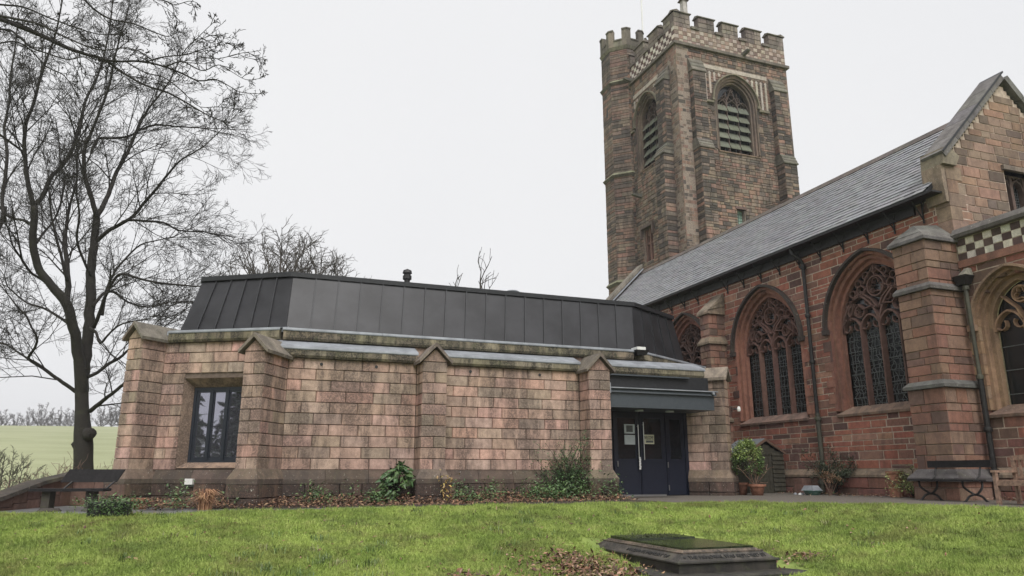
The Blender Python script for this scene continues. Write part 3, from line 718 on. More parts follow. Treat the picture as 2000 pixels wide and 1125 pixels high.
def gothic(root, fr, uc, sill, spring, a, h, nl, e=.46, colr=(.34, .16, .115), tcol=(.28, .135, .105), jamb=(.12, .07, .06), hoodc=(.055, .042, .038), depth=.34, lead='grid', louvres=0, pick=None, hood_w=.09, blackish=.3, matA='redA', name='gothic_window'):
    F = Fr(fr.p(uc, spring, 0), fr.U, fr.V); sz = sill-spring
    pick = pick or (lambda: jit(colr, .12))
    # moulded surround: stepped rings
    b = MB(); steps = [(.02, .14, -depth-.05, -.20), (.14, .26, -depth-.05, -.09), (.24, .34, -.2, -.0)]
    for e0, e1, n0, n1 in steps:
        P = [(-a-(e0+e1)/2, sz)]+arch(a, h, (e0+e1)/2)+[(a+(e0+e1)/2, sz)]
        sweep(b, F, P, e1-e0, n0, n1, taper=.35 if e0 < .2 else .04, col=jit(colr, .08))
    P = [(-a-.14, sz)]+arch(a, h, .14)+[(a+.14, sz)]; sweep(b, F, P, .05, -.2, -.09, taper=.5, col=jit(colr, .1))
    P = [(-a-.02, sz)]+arch(a, h, .02)+[(a+.02, sz)]; sweep(b, F, P, .05, -.3, -.19, taper=.5, col=jit(colr, .1))
    win = b.build(name, M[matA], root)
    # arch stones (voussoirs)
    e0, e1 = min(.335, e-.1), e-.02; A0 = arch(a, h, e0, 9); A1 = arch(a, h, e1, 9)
    for i in range(len(A0)-1):
        s_ = .06; P = []
        for Aq, Bq in ((A0[i], A0[i+1]), (A1[i+1], A1[i])):
            P += [(Aq[0]+(Bq[0]-Aq[0])*.01, Aq[1]+(Bq[1]-Aq[1])*.01), (Aq[0]+(Bq[0]-Aq[0])*.99, Aq[1]+(Bq[1]-Aq[1])*.99)]
        q = MB(); q.prism(F, P[::-1], -.15, .006+random.uniform(0, .005), pick()); q.build('arch_stone', M[matA], win)
    z = sz; i = 0
    while z < -.02:                        # jamb stones, long and short
        hgt = min(random.choice((.2, .24, .28)), -z); 
        if -z-hgt < .1: hgt = -z
        for sg in (-1, 1):
            L_ = e1+(.22 if (i+(sg > 0)) % 2 else 0); x0, x1 = (a+e0, a+L_); 
            if sg < 0: x0, x1 = -x1, -x0
            q = MB(); q.fbox(F, x0+.005, x1-.005, z+.005, z+hgt-.005, -.15, .008+random.uniform(0, .006), jit(jamb, .25) if random.random() < blackish else pick()); q.build('jamb_stone', M[matA], win)
        z += hgt; i += 1
    # hood mould with end stops
    if hood_w:
        hm = MB(); sweep(hm, F, arch(a, h, e+hood_w/2-.04, 16), hood_w, -.05, .13, taper=.25, col=hoodc)
        for sg in (-1, 1): hm.fbox(F, sg*(a+e)-.09, sg*(a+e)+.09, -.1, .04, -.05, .12, hoodc)
        hm.build('hood_mould', M['capst'], win)
    # sloping sill
    sm = MB(); x = a+.27; sm.add([F.p(-x, sz-.16, -.1), F.p(x, sz-.16, -.1), F.p(x, sz-.16, .05), F.p(-x, sz-.16, .05), F.p(-x, sz-.1, .06), F.p(x, sz-.1, .06), F.p(a+.0, sz+.1, -depth+.03), F.p(-a-.0, sz+.1, -depth+.03), F.p(-x, sz-.1, -depth-.1), F.p(x, sz-.1, -depth-.1)],
       [(0,1,2,3),(3,2,5,4),(4,5,6,7),(0,3,4,8),(1,9,5,2),(8,4,7),(5,9,6),(8,7,6,9),(0,8,9,1)], jit((.22, .15, .115), .1)); sm.build('sill', M['capst'], win)
    # glass
    top = arch(a, h, 0, 14); g = MB(); g.prism(F, ([(-a, sz+.08)]+top+[(a, sz+.08)])[::-1], -depth-.10, -depth-.085); g.build('glass', M['leaded'], win)
    # mullions and tracery
    lw = 2*a/nl; mw = .085; nb, nf = -depth-.08, -depth+.07
    hl = -.12 if nl > 2 else -.15          # spring of the light heads
    for k in range(1, nl):
        x = -a+lw*k; q = MB(); tp = hl+.15
        if nl == 4 and k == 2: tp = .25
        if nl == 3: tp = .3
        sweep(q, F, [(x, sz+.08), (x, tp)], mw, nb, nf, taper=.5, col=jit(tcol, .15)); q.build('mullion', M[matA], win)
    tr = MB(); tc_ = jit(tcol, .05)
    def bar(P, w=.06, closed=False, f=nf-.01): sweep(tr, F, P, w, nb, f, closed, taper=.45, col=tc_)
    atop = arch_top(a, h, -.02)
    for k in range(nl):
        xc = -a+lw*(k+.5); hw = lw/2; bar(ashift(arch(hw, hw*1.25, 0, 6), xc, hl), .07)
        for sg in (-1, 1): bar(ashift([(sg*p, q) for p, q in arcp(-hw*.62, hw*.42, hw*.36, 200, 400, 6)], xc, hl), .035, f=nf-.04)
    if nl == 4:
        for sg in (-1, 1):
            bar(ashift(arch(a/2, a*.78, 0, 8), sg*a/2, hl+.0), .08)
            bar(circ(sg*a/2, hl+.50, .15), .045, True, nf-.03)
            for an in (0, 90, 180, 270): bar(arcp(sg*a/2+.07*math.cos(R(an)), hl+.5+.07*math.sin(R(an)), .06, an-110, an+110, 5), .025, f=nf-.05)
            bar([(sg*.03, .38), (sg*.16, .62), (sg*.38, .78), (sg*.5, .9)], .06); bar([(sg*.02, .4), (sg*.24, .46), (sg*.46, .42), (sg*.62, .58)], .05)
            bar([(sg*a*.75, .18), (sg*a*.8, .42), (sg*a*.7, .7)], .05); bar([(sg*a*.95, .1), (sg*a*.72, .34), (sg*a*.62, .62)], .04)
            for q_ in ((.32, .62, .1), (.72, .36, .08), (.22, .88, .07)): bar(circ(sg*q_[0], q_[1], q_[2], 10), .03, True, nf-.04)
        for q_ in arch(a, h, -.13, 6)[1:-1]:
            if q_[1] > .12: bar(circ(q_[0], q_[1], .095, 9), .04, True, nf-.03)
        for sg in (-1, 1):
            bar(circ(sg*a*.40, h*.60, .13, 12), .045, True, nf-.02); bar([(sg*.05, h*.93), (sg*.26, h*.80), (sg*.36, h*.70)], .05); bar([(sg*.26, h*.62), (sg*a*.5, h*.50), (sg*a*.72, h*.46)], .05)
        bar(circ(0, h*.62, .26, 18), .06, True)
        for an in (90, 210, 330): bar(arcp(.12*math.cos(R(an)), h*.62+.12*math.sin(R(an)), .10, an-115, an+115, 6), .035, f=nf-.03)
        bar([(0, h*.62+.26), (0, h-.02)], .05)
    elif nl == 3:
        for sg in (-1, 1): bar([(sg*lw*.5, hl+.1), (sg*lw*.42, .3), (sg*.1, .75), (0, h*.8)], .06); bar([(sg*a*.8, .1), (sg*lw*.6, .4), (sg*.35, .8)], .05); bar(circ(sg*lw*.62, .45, .13, 12), .04, True, nf-.03)
        bar(circ(0, .52, .17), .05, True); bar(circ(0, h*.75, .12), .04, True)
    else:
        bar([(0, hl+.1), (-.12, .28), (-a*.62, .58)], .06); bar([(0, hl+.1), (.12, .28), (a*.62, .58)], .06)
        bar(circ(0, h*.66, .17), .05, True)
        for an in (90, 210, 330): bar(arcp(.08*math.cos(R(an)), h*.66+.08*math.sin(R(an)), .07, an-115, an+115, 5), .03, f=nf-.03)
    tr.build('tracery', M[matA], win)
    if lead and not louvres:               # saddle bars and leading
        lb = MB(); gnn = -depth-.083; z = sz+.32
        while z < (.25 if lead != 'plain' else -.2): lb.fbox(F, -a, a, z-.007, z+.007, gnn, gnn+.02); z += .30 if lead != 'plain' else .5
        if lead != 'plain':
            for k in range(nl):
                x0 = -a+lw*k+.05; wl_ = lw-.1
                for j in range(4 if lead == 'grid' else 5):
                    xs = x0+wl_*(j+.5)/(4 if lead == 'grid' else 5); P = []; z = sz+.08
                    while z < .2: P.append((xs+random.uniform(-.035, .035)*(1.6 if lead == 'wild' else .9), z)); z += .09
                    sweep(lb, F, P, .009 if lead == 'grid' else .013, gnn, gnn+.01)
                z = sz+.15
                while z < .15:
                    P = [(x0+wl_*q_/4, z+random.uniform(-.025, .025)) for q_ in range(5)]; sweep(lb, F, P, .009, gnn, gnn+.01); z += random.uniform(.08, .16)
        lb.build('leading', M['print'], win, kind='stuff')
    if louvres:
        back = MB(); back.fbox(F, -a, a, sz, .3, -depth-.5, -depth-.45); back.build('dark_interior', M['ink'], win)
        for r_ in range(louvres):
            z = sz+.28+r_*(-sz-.15)/louvres
            for k in range(nl):
                x0 = -a+lw*k+.03; x1 = x0+lw-.06
                q = MB(); q.add([F.p(x0, z, -depth+.16), F.p(x1, z, -depth+.16), F.p(x1, z+.04, -depth+.16), F.p(x0, z+.04, -depth+.16), F.p(x0, z+.38, -depth-.02), F.p(x1, z+.38, -depth-.02), F.p(x1, z+.43, -depth-.02), F.p(x0, z+.43, -depth-.02)],
                    [(0,1,2,3),(4,7,6,5),(0,4,5,1),(3,2,6,7),(0,3,7,4),(1,5,6,2)], jit((.125, .135, .105), .12)); q.build('louvre', M['louvre'], win)
    return win
class Op:                                   # opening record for walls
    def __init__(s, uc, sill, spring, a, h, e): s.__dict__.update(uc=uc, sill=sill, spring=spring, a=a, h=h, e=e)
    def skip(s):
        f = arch_half(s.a, s.h, s.e-.06)
        def g(z):
            if z < s.sill-.12: return None
            if z < s.spring: return (s.uc-s.a-s.e+.05, s.uc+s.a+s.e-.05)
            w = f(z-s.spring); return (s.uc-w, s.uc+w) if w > 0 else None
        return g
    def hole(s):
        t_ = arch_top(s.a, s.h, .30); return (s.uc-s.a-.31, s.uc+s.a+.31, s.sill-.1, lambda u: s.spring+t_(u-s.uc))
WINS = [Op(uy(22.35), 1.6, 3.75, 1.17, 1.50, .34), Op(uy(18.12), 1.6, 3.75, 1.22, 1.53, .34), Op(uy(14.06), 1.6, 3.75, 1.22, 1.53, .34)]
core = MB(); backing(core, frN, 0, uy(11.5), -.7, 6.3, -.6, -.008, [w.hole() for w in WINS])
HS = [.13, .16, .19, .22]; LS = [.32, .45, .6, .75]
course_wall(mr, frN, 0.2, uy(11.7), .12, 6.25, HS, LS, pick_red, 0, .12, .016, [w.skip() for w in WINS], split=.12)
course_wall(mr, frN, 0.2, uy(12.37), -.62, -.08, [.27], [.6, .9], pick_low, .10, .1, .012)
pl = MB()
for i in range(24):
    a = .2+i*.72; b = min(a+.712, uy(12.37)); c_ = jit((.25, .19, .14), .2)
    pl.add([frN.p(a, -.08, -.1), frN.p(b, -.08, -.1), frN.p(b, -.08, .12), frN.p(a, -.08, .12), frN.p(a, -.02, .12), frN.p(b, -.02, .12), frN.p(b, .12, .0), frN.p(a, .12, .0), frN.p(a, .12, -.1), frN.p(b, .12, -.1)],
       [(0,1,2,3),(3,2,5,4),(4,5,6,7),(7,6,9,8),(0,3,4,7,8),(1,9,6,5,2)], c_)
pl.build('plinth_moulding', M['capst'], CH)
gothic(CH, frN, uy(22.35), 1.6, 3.75, 1.17, 1.50, 4, colr=(.30, .145, .105), tcol=(.125, .073, .06), depth=.27, e=.34)
gothic(CH, frN, uy(18.12), 1.6, 3.75, 1.22, 1.53, 4, colr=(.30, .145, .105), tcol=(.17, .095, .078), depth=.27, e=.34)
gothic(CH, frN, uy(14.06), 1.6, 3.75, 1.22, 1.53, 4, lead='wild', colr=(.30, .145, .105), tcol=(.17, .095, .078), depth=.27, e=.34)
# nave buttress between the first two windows
def church_buttress(root, msx, x0, x1, y0, y1, stages, pick, picks_cap=(.24, .19, .14), capmat='capst', hs=(.16, .22, .26, .3), ls=(.25, .35, .5), mortar='mortar', lean=False):
    """stages = [(ztop_outer, ztop_wall, extra)] from the bottom; projects from x1 (wall) to x0"""
    z = -.7; cc = MB(); k = len(stages)
    for i, (zo, zw, ex) in enumerate(stages):
        X0 = x0-ex; cc.box((X0+.03, y0-ex+.03, z), (x1+.05, y1+ex-.03, zo))
        fl_ = Fr((X0, y1+ex, 0), (0, -1, 0)); ff_ = Fr((X0, y0-ex, 0), (1, 0, 0)); fb = Fr((x1, y1+ex, 0), (-1, 0, 0))
        rs = rows(z, zo, list(hs))
        for a, b in rs:
            for f, L_ in ((fl_, y1-y0+2*ex), (ff_, x1-X0), (fb, x1-X0)):
                cut_ = random.choice((.3, .42, .55, .7)); us = [0, L_*cut_, L_] if random.random() < .55 or L_ < .5 else [0, L_*cut_*.75, L_*(cut_*.75+random.uniform(.25, .35)), L_]; us = us if L_ > .3 else [0, L_]
                for u, v in zip(us[:-1], us[1:]): msx.put(f, u+.006, v-.006, a+.006, b-.006, -.1, random.uniform(0, .006), pick())
        nx_ = stages[i+1][2] if i+1 < k else None
        cap = MB(); o = .07; lo_ = [(X0-o, y0-ex-o, zo), (x1, y0-ex-o, zo), (x1, y1+ex+o, zo), (X0-o, y1+ex+o, zo)]
        mid = [(p[0], p[1], zo+.07) for p in lo_]; cc_ = jit(picks_cap, .15)
        if nx_ is None and lean: hi_ = [(x0+.12, y0-.03, zo+.22), (x1, y0-.03, zw), (x1, y1+.03, zw), (x0+.12, y1+.03, zo+.22)]
        elif nx_ is not None: hi_ = [(x0-nx_, y0-nx_, zw), (x1, y0-nx_, zw), (x1, y1+nx_, zw), (x0-nx_, y1+nx_, zw)]
        else: ym = (y0+y1)/2; hi_ = [(x0+.25*(x1-x0), ym-.02, zw-.12), (x1+.1, ym-.02, zw), (x1+.1, ym+.02, zw), (x0+.25*(x1-x0), ym+.02, zw-.12)]
        cap.hull8(lo_, mid, cc_)
        if nx_ is None:
            nS = 3; prev = mid
            for q in range(nS):
                f0, f1 = q/nS, (q+1)/nS; L0 = [tuple(m_[c]+(h_[c]-m_[c])*f0 for c in range(3)) for m_, h_ in zip(mid, hi_)]; L1 = [tuple(m_[c]+(h_[c]-m_[c])*f1 for c in range(3)) for m_, h_ in zip(mid, hi_)]
                if q: L0 = [(p[0]-.03, p[1]+(-.03 if j < 2 else .03), p[2]-.0) for j, p in enumerate(L0)]
                cap.hull8(L0, [(p[0], p[1], p[2]+.03) for p in L1], jit(picks_cap, .15))
        else: cap.hull8(mid, hi_, cc_)
        cap.build('weathering', M[capmat], root); z = zo+.07
    cc.build('buttress_core', M[mortar], root)
church_buttress(CH, mr, 14.35, 15, 20.05, 20.6, [(-.05, .1, .1), (1.6, 1.75, .03), (4.1, 4.35, .0), (5.1, 5.8, -.03)], pick_but, lean=True)
church_buttress(CH, mr, 14.02, 15, 11.5, 12.36, [(-.15, .1, .12), (1.78, 1.95, .03), (3.92, 4.08, 0), (5.05, 5.6, -.0)], pick_but, (.125, .12, .115))
# eaves: dark soffit boards, gutter, brackets
m = MB(); m.box((14.56, 11.55, 6.27), (15.02, 29.2, 6.31)); m.build('soffit_board', M['black'], CH)
m = MB(); m.box((14.93, 12.4, 6.03), (15.02, 29.2, 6.268)); m.build('eaves_shade_strip', M['black'], CH)  # black strip added on the wall top, paints the deep shade under the eaves
m = MB()
for j in range(8): a0, a1 = math.pi+math.pi*j/8, math.pi+math.pi*(j+1)/8; m.add([(14.63+.07*math.cos(a0), 11.7, 6.33+.07*math.sin(a0)), (14.63+.07*math.cos(a1), 11.7, 6.33+.07*math.sin(a1)), (14.63+.07*math.cos(a1), 29.2, 6.33+.07*math.sin(a1)), (14.63+.07*math.cos(a0), 29.2, 6.33+.07*math.sin(a0))], [(0,1,2,3)])
m.build('gutter', M['black'], CH)
y = 12.2
while y < 28.5:
    if abs(y-20.3) > .3:
        m = MB(); m.tube([(14.97, y, 5.75), (14.97, y, 6.27)], .022, 6); m.tube([(14.97, y, 5.85), (14.85, y, 6.0), (14.68, y, 6.26)], .02, 6); m.tube([(14.97, y, 6.02), (14.9, y-.1, 6.14), (14.9, y-.14, 6.26)], .015, 5); m.build('eaves_bracket', M['black'], CH)
    y += .84
# roof slates
ridge = (17.4, 9.1); eav = (14.58, 6.34); sl_v = Vector((ridge[0]-eav[0], 0, ridge[1]-eav[1])); slen = sl_v.length
frS = Fr((eav[0], 29.2, eav[1]), (0, -1, 0), sl_v); msl = Masonry(CH, 'slate', M['slate'], M['slateA'], 300, 'small_slates', .003)
m = MB(); m.fbox(frS, 0, 29.2-11.75, .02, slen, -.10, -.03); m.build('roof_deck', M['zinc_d'], CH)
nr = 21; ex = slen/nr
for r_ in range(nr):
    u = -.15*(r_ % 2); 
    while u < 17.45:
        L_ = .30; a, b = max(u, 0)+.003, min(u+L_, 17.45)-.003
        if b-a > .05:
            c = frS; zz = r_*ex
            lift = .024+random.uniform(-.003, .006); tl = Fr(frS.p(0, zz, lift-.006), frS.U, (frS.V*ex-frS.N*.020))
            msl.put(tl, a, b, random.uniform(-.006, .006), ex+.03, -.012, 0, jit((.235, .24, .258), .12, .03))
        u += L_
msl.finish()
frS2 = Fr((20.22, 11.75, 6.34), (0, 1, 0), (-sl_v.x, 0, sl_v.z)); m = MB(); m.fbox(frS2, 0, 17.45, 0, slen, -.08, 0, (.1, .1, .11)); m.build('far_roof_slope', M['slateA'], CH)
for i in range(29):
    a = 11.75+i*.6; m = MB(); m.add([(17.22, a, 8.96), (17.4, a, 9.17), (17.58, a, 8.96), (17.22, a+.592, 8.96), (17.4, a+.592, 9.17), (17.58, a+.592, 8.96)], [(0,1,2),(3,5,4),(0,3,4,1),(1,4,5,2),(0,2,5,3)], jit((.12, .10, .09), .15)); m.build('ridge_tile', M['capst'], CH)
# far verge parapet
m = MB(); f = Fr((0, 29.2, 0), (1, 0, 0)); m.prism(f, [(14.5, 6.3), (17.4, 9.2), (20.3, 6.3), (20.3, -.6), (14.9, -.6)], -.5, 0, (.2, .13, .1)); m.build('west_gable', M['redA'], CH)
m = MB(); m.prism(f, [(14.45, 6.35), (17.4, 9.35), (17.4, 9.52), (14.45, 6.52)], -.5, .08, (.2, .18, .15)); m.build('verge_coping', M['capst'], CH)
m = MB(); m.prism(f, [(14.52, 6.35), (17.36, 9.22), (17.36, 9.27), (14.52, 6.4)], .02, .22); m.build('verge_flashing', M['lead'], CH)
m = MB(); m.box((20.18, 11.6, -.6), (20.3, 29.2, 6.3), (.2, .12, .1)); m.build('far_wall', M['redA'], CH)
# east gable
frG = Fr((15, 11.5, 0), (1, 0, 0)); gt = lambda u: 7.05+(2.4-abs(u-2.4))*1.02
gw0, gw1, gz0_, gz1_ = 2.0, 3.4, 5.95, 7.12
backing(core, frG, 0, 4.8, -.6, 7, -.4, -.012, [(gw0, gw1, gz0_, lambda u: gz1_)], ztop=gt)
core.build('wall_core', M['mortar'], CH)
for a, b in rows(5.2, 9.4, [.17, .2, .24, .28]):
    z = (a+b)/2; h_ = b; half = 2.4-max(0, (h_-7.05)/1.02)
    if half < .12: continue
    sp = [(2.4-half, 2.4+half)]
    if gz0_-.1 < z < gz1_+.1: sp = cut(sp, gw0-.02, gw1+.02)
    for s_, e_ in sp:
        u = s_
        while u < e_-.02:
            L_ = random.choice((.3, .42, .55, .7)); L_ = e_-u if e_-u-L_ < .15 else L_
            mr.put(frG, u+.006, u+L_-.006, a+.006, b-.006, -.12, random.uniform(0, .008), pick_gable()); u += L_
def slope_piece(u0, z0, u1, z1, w, n0, n1, name, mat, col):
    d = Vector((u1-u0, z1-z0)).normalized(); p = Vector((-d.y, d.x))*w
    m = MB(); m.prism(frG, [(u0, z0), (u1, z1), (u1+p.x, z1+p.y), (u0+p.x, z0+p.y)], n0, n1, col); m.build(name, M[mat], CH)
for k in range(5):
    a, b = k/5, (k+1)/5-.004; l = lambda t_: (-.05+2.45*t_, 7.12+2.48*t_)
    slope_piece(*l(a), *l(b), .17, -.45, .13, 'gable_coping', 'capst', jit((.15, .145, .145), .1))
    r_ = lambda t_: (4.85-2.45*t_, 7.12+2.48*t_)
    P0, P1 = r_(a), r_(b); d = Vector((P1[0]-P0[0], P1[1]-P0[1])).normalized(); p = Vector((d.y, -d.x))*.17
    m = MB(); m.prism(frG, [(P0[0]+p.x, P0[1]+p.y), (P1[0]+p.x, P1[1]+p.y), P1, P0], -.45, .13, jit((.15, .145, .145), .1)); m.build('gable_coping', M['capst'], CH)
slope_piece(-.12, 7.22, 2.38, 9.76, .04, -.47, .15, 'gable_flashing', 'zinc_d', None)
m = MB(); m.prism(frG, [(-.14, 6.95), (.28, 6.95), (.42, 7.2), (.1, 7.42), (-.1, 7.34)], -.5, .1, (.22, .19, .14)); m.build('kneeler', M['capst'], CH)
m = MB(); m.prism(frG, [(-.1, 6.05), (.0, 6.05), (.0, 6.95), (-.14, 6.95), (-.14, 6.5)], -.5, .02, (.26, .2, .15)); m.build('kneeler_corbel', M['capst'], CH)
for k in range(5):
    m = MB(); m.fbox(frG, -.015, .34 if k % 2 else .5, 5.3+k*.33, 5.3+k*.33+.32, -.35, .02, pick_gable()); m.build('corner_stone', M['redA'], CH)
gw = MB(); gw.fbox(frG, gw0, gw1, gz0_, gz1_, -.38, -.36); gwo = gw.build('gable_window', M['leaded'], CH)
q = MB(); q.fbox(frG, gw0-.1, gw1+.1, gz1_, gz1_+.12, -.2, .08, (.2, .16, .13)); q.build('label_mould', M['capst'], gwo)
q = MB(); q.fbox(frG, gw0-.08, gw1+.08, gz0_-.12, gz0_, -.3, .05, (.2, .16, .13)); q.build('sill', M['capst'], gwo)
for k in range(4):
    q = MB(); x = gw0+(gw1-gw0)*k/3; q.fbox(frG, x-.05, x+.05, gz0_, gz1_, -.35, -.2, (.13, .09, .075)); q.build('mullion', M['redA'], gwo)
for k in range(3):
    q = MB(); xc = gw0+(gw1-gw0)*(k+.5)/3; F = Fr(frG.p(xc, gz1_-.35, 0), frG.U)
    sweep(q, F, arch(.2, .26, 0, 5), .05, -.35, -.22, col=(.13, .09, .075)); sweep(q, F, circ(-.12, .28, .07, 8), .03, -.35, -.24, True, col=(.13, .09, .075)); sweep(q, F, circ(.12, .28, .07, 8), .03, -.35, -.24, True, col=(.13, .09, .075)); q.build('tracery', M['redA'], gwo)
q = MB()
for k in range(12): q.fbox(frG, gw0, gw1, gz0_+.07*k+.03, gz0_+.07*k+.038, -.36, -.35)
for k in range(18): q.fbox(frG, gw0+.078*k, gw0+.078*k+.007, gz0_, gz1_, -.36, -.35)
q.build('leading', M['print'], gwo, kind='stuff')
# low chancel aisle with chequered parapet
frC = Fr((15, 11.48, 0), (0, -1, 0)); oc = Op(1.08, 1.3, 3.1, .66, .85, .30)
cm = MB(); backing(cm, frC, 0, 6.5, -.7, 5.15, -.5, -.008, [oc.hole()], step=.06); cm.build('aisle_core', M['mortar'], CH)
course_wall(mr, frC, 0.0, 6.5, .12, 4.45, [.18, .22, .26], [.4, .55, .7], lambda: pick_low() if random.random() < .6 else pick_red(), 0, .12, .012, [oc.skip()])
course_wall(mr, frC, 0.0, 6.5, -.62, -.08, [.27], [.6, .9], pick_low, .10, .1, .012)
m = MB(); m.add([frC.p(0, -.08, -.1), frC.p(6.5, -.08, -.1), frC.p(6.5, -.08, .12), frC.p(0, -.08, .12), frC.p(0, -.02, .12), frC.p(6.5, -.02, .12), frC.p(6.5, .12, 0), frC.p(0, .12, 0)], [(0,1,2,3),(3,2,5,4),(4,5,6,7),(0,3,4,7),(1,6,5,2)], (.25, .19, .14)); m.build('plinth_moulding', M['capst'], CH)
gothic(CH, frC, 1.08, 1.3, 3.1, .66, .85, 2, e=.30, colr=(.36, .235, .155), tcol=(.37, .235, .155), jamb=(.30, .22, .15), hoodc=(.3, .2, .14), lead='plain', hood_w=.07, depth=.26)
mc = Masonry(CH, 'chequer_stone', M['cheq'], M['towerA'], 120, 'small_chequer_stones', .003)
def chequer(msx, fr, u0, u1, z0, z1, k, cA, cB, w=None):
    h = (z1-z0)/k; w = w or h; u = u0; i = 0
    while u < u1-.05:
        e = min(u+w, u1)
        for j in range(k): msx.put(fr, u+.004, e-.004, z0+h*j+.004, z0+h*(j+1)-.004, -.08, .006, jit(cA if (i+j) % 2 else cB, .12 if (i+j) % 2 else .35))
        u += w; i += 1
chequer(mc, frC, 0, 6.5, 4.62, 5.12, 3, (.66, .62, .55), (.09, .06, .055), .21)
m = MB(); m.fbox(frC, 0, 6.5, 4.45, 4.615, -.2, .05, (.30, .15, .11)); m.build('string_course', M['redA'], CH)
m = MB(); m.prism(Fr((0, 11.48, 0), (1, 0, 0)), [(14.86, 5.13), (14.84, 5.2), (14.93, 5.34), (15.1, 5.4), (15.5, 5.34), (15.5, 5.13)], 0, 6.5, (.13, .12, .115)); m.build('parapet_coping', M['capst'], CH)
m = MB(); m.box((15.4, 5, 4.9), (20, 11.45, 5.05), (.1, .1, .1)); m.build('aisle_roof', M['slateA'], CH)
# downpipes
def pipe(root, name, P, r, bands, mat='pipe', foot=None):
    m = MB(); m.tube(P, r, 12); o = m.build(name, M[mat], root)
    for p in bands: q = MB(); q.lathe((p[0], p[1], p[2]), [(r, -.05), (r+.025, -.045), (r+.03, 0), (r+.025, .045), (r, .05)], 12); q.build('collar', M[mat], o)
    return o
m = MB(); m.tube([(14.66, 16.35, 6.28), (14.68, 16.3, 6.1), (14.82, 16.2, 5.95), (14.9, 16.18, 5.8)], .05, 10); m.build('pipe_offset', M['black'], CH)
pipe(CH, 'downpipe', [(14.9, 16.18, 5.82), (14.9, 16.18, 1.6)], .05, [(14.9, 16.18, z) for z in (5.7, 4.3, 3.0)], 'black')
pipe(CH, 'downpipe', [(14.9, 16.18, 1.6), (14.9, 16.18, .15)], .062, [(14.9, 16.18, 1.45)])
pipe(CH, 'downpipe', [(14.9, 16.18, .15), (14.85, 16.2, .0), (14.84, 16.2, -.5)], .075, [(14.88, 16.18, .15), (14.84, 16.2, -.22)])
m = MB(); m.tube([(14.86, 16.0, .2), (14.86, 16.0, .05), (14.86, 16.1, -.05)], .035, 8); m.build('waste_pipe', M['black'], CH)
m = MB(); m.hull8([(14.74, 11.22, 4.02), (14.92, 11.22, 4.02), (14.92, 11.42, 4.02), (14.74, 11.42, 4.02)], [(14.68, 11.16, 4.22), (14.98, 11.16, 4.22), (14.98, 11.48, 4.22), (14.68, 11.48, 4.22)]); m.build('hopper', M['black'], CH)
m = MB(); m.hull8([(14.72, 11.18, 4.23), (14.98, 11.18, 4.23), (14.98, 11.36, 4.23), (14.72, 11.36, 4.23)], [(14.9, 11.22, 4.40), (15.0, 11.22, 4.40), (15.0, 11.32, 4.40), (14.9, 11.32, 4.40)], (.25, .24, .2)); m.build('hopper_chute', M['capst'], CH)
pipe(CH, 'downpipe', [(14.83, 11.3, 4.05), (14.86, 11.3, 2.0)], .045, [(14.84, 11.3, 3.95), (14.86, 11.3, 2.0)])
pipe(CH, 'downpipe', [(14.86, 11.3, 2.0), (14.86, 11.3, .1), (14.84, 11.3, -.5)], .058, [(14.86, 11.3, .9), (14.86, 11.3, .05)], 'black')
mr.finish(); mc.finish()
# ================================================================== TOWER
TW = thing('church_tower', (24.1, 33.6, -.6), 'tall square sandstone bell tower with battlements and a corner stair turret', 'tower')
mt = Masonry(TW, 'stone', M['tower'], M['towerA'], 300, 'small_tower_stones', .004)
X0, X1, Y0, Y1 = 20.5, 27.8, 30.0, 37.3
fA = Fr((X0, Y0, 0), (1, 0, 0)); fB = Fr((X0, Y1, 0), (0, -1, 0)); WT = 7.3
oA = Op(3.65, 16.6, 19.45, 1.05, 1.25, .42); oB = Op(Y1-33.15, 16.6, 19.45, .95, 1.2, .34)
cm = MB()
backing(cm, fA, 0, WT, 5, 22.3, -.8, -.04, [oA.hole(), (3.2, 3.72, 12.5, lambda u: 13.35)])
backing(cm, fB, 0, WT, 5, 22.3, -.8, -.04, [oB.hole(), (3.2, 4.2, 11.2, lambda u: 13.1)])
cm.box((X0+1.6, Y0+1.6, -.6), (X1, Y1, 22.2)); cm.box((X0+.05, Y0+.05, -.6), (X1, Y1, 5)); cm.build('wall_core', M['mortar_t'], TW)
HT = [.13, .16, .2, .25]; LT = [.22, .3, .42, .56]
course_wall(mt, fA, .0, WT, 5.2, 22.25, HT, LT, pick_tower, 0, .14, .016, [oA.skip(), lambda z: (3.2, 3.72) if 12.45 < z < 13.4 else None], split=.15)
course_wall(mt, fB, .0, WT, 7.5, 22.25, HT, LT, pick_tower, 0, .14, .016, [oB.skip(), lambda z: (3.2, 4.2) if 11.15 < z < 13.15 else None], split=.15)
kw = dict(colr=(.20, .15, .12), tcol=(.13, .09, .08), jamb=(.06, .05, .045), hoodc=(.2, .18, .13), pick=pick_tower, matA='towerA', name='belfry_window')
gothic(TW, fA, 3.65, 16.6, 19.45, 1.05, 1.25, 3, e=.42, louvres=5, depth=.4, blackish=.6, **kw)
gothic(TW, fB, Y1-33.15, 16.6, 19.45, .95, 1.2, 3, e=.34, louvres=5, depth=.4, blackish=.6, **kw)
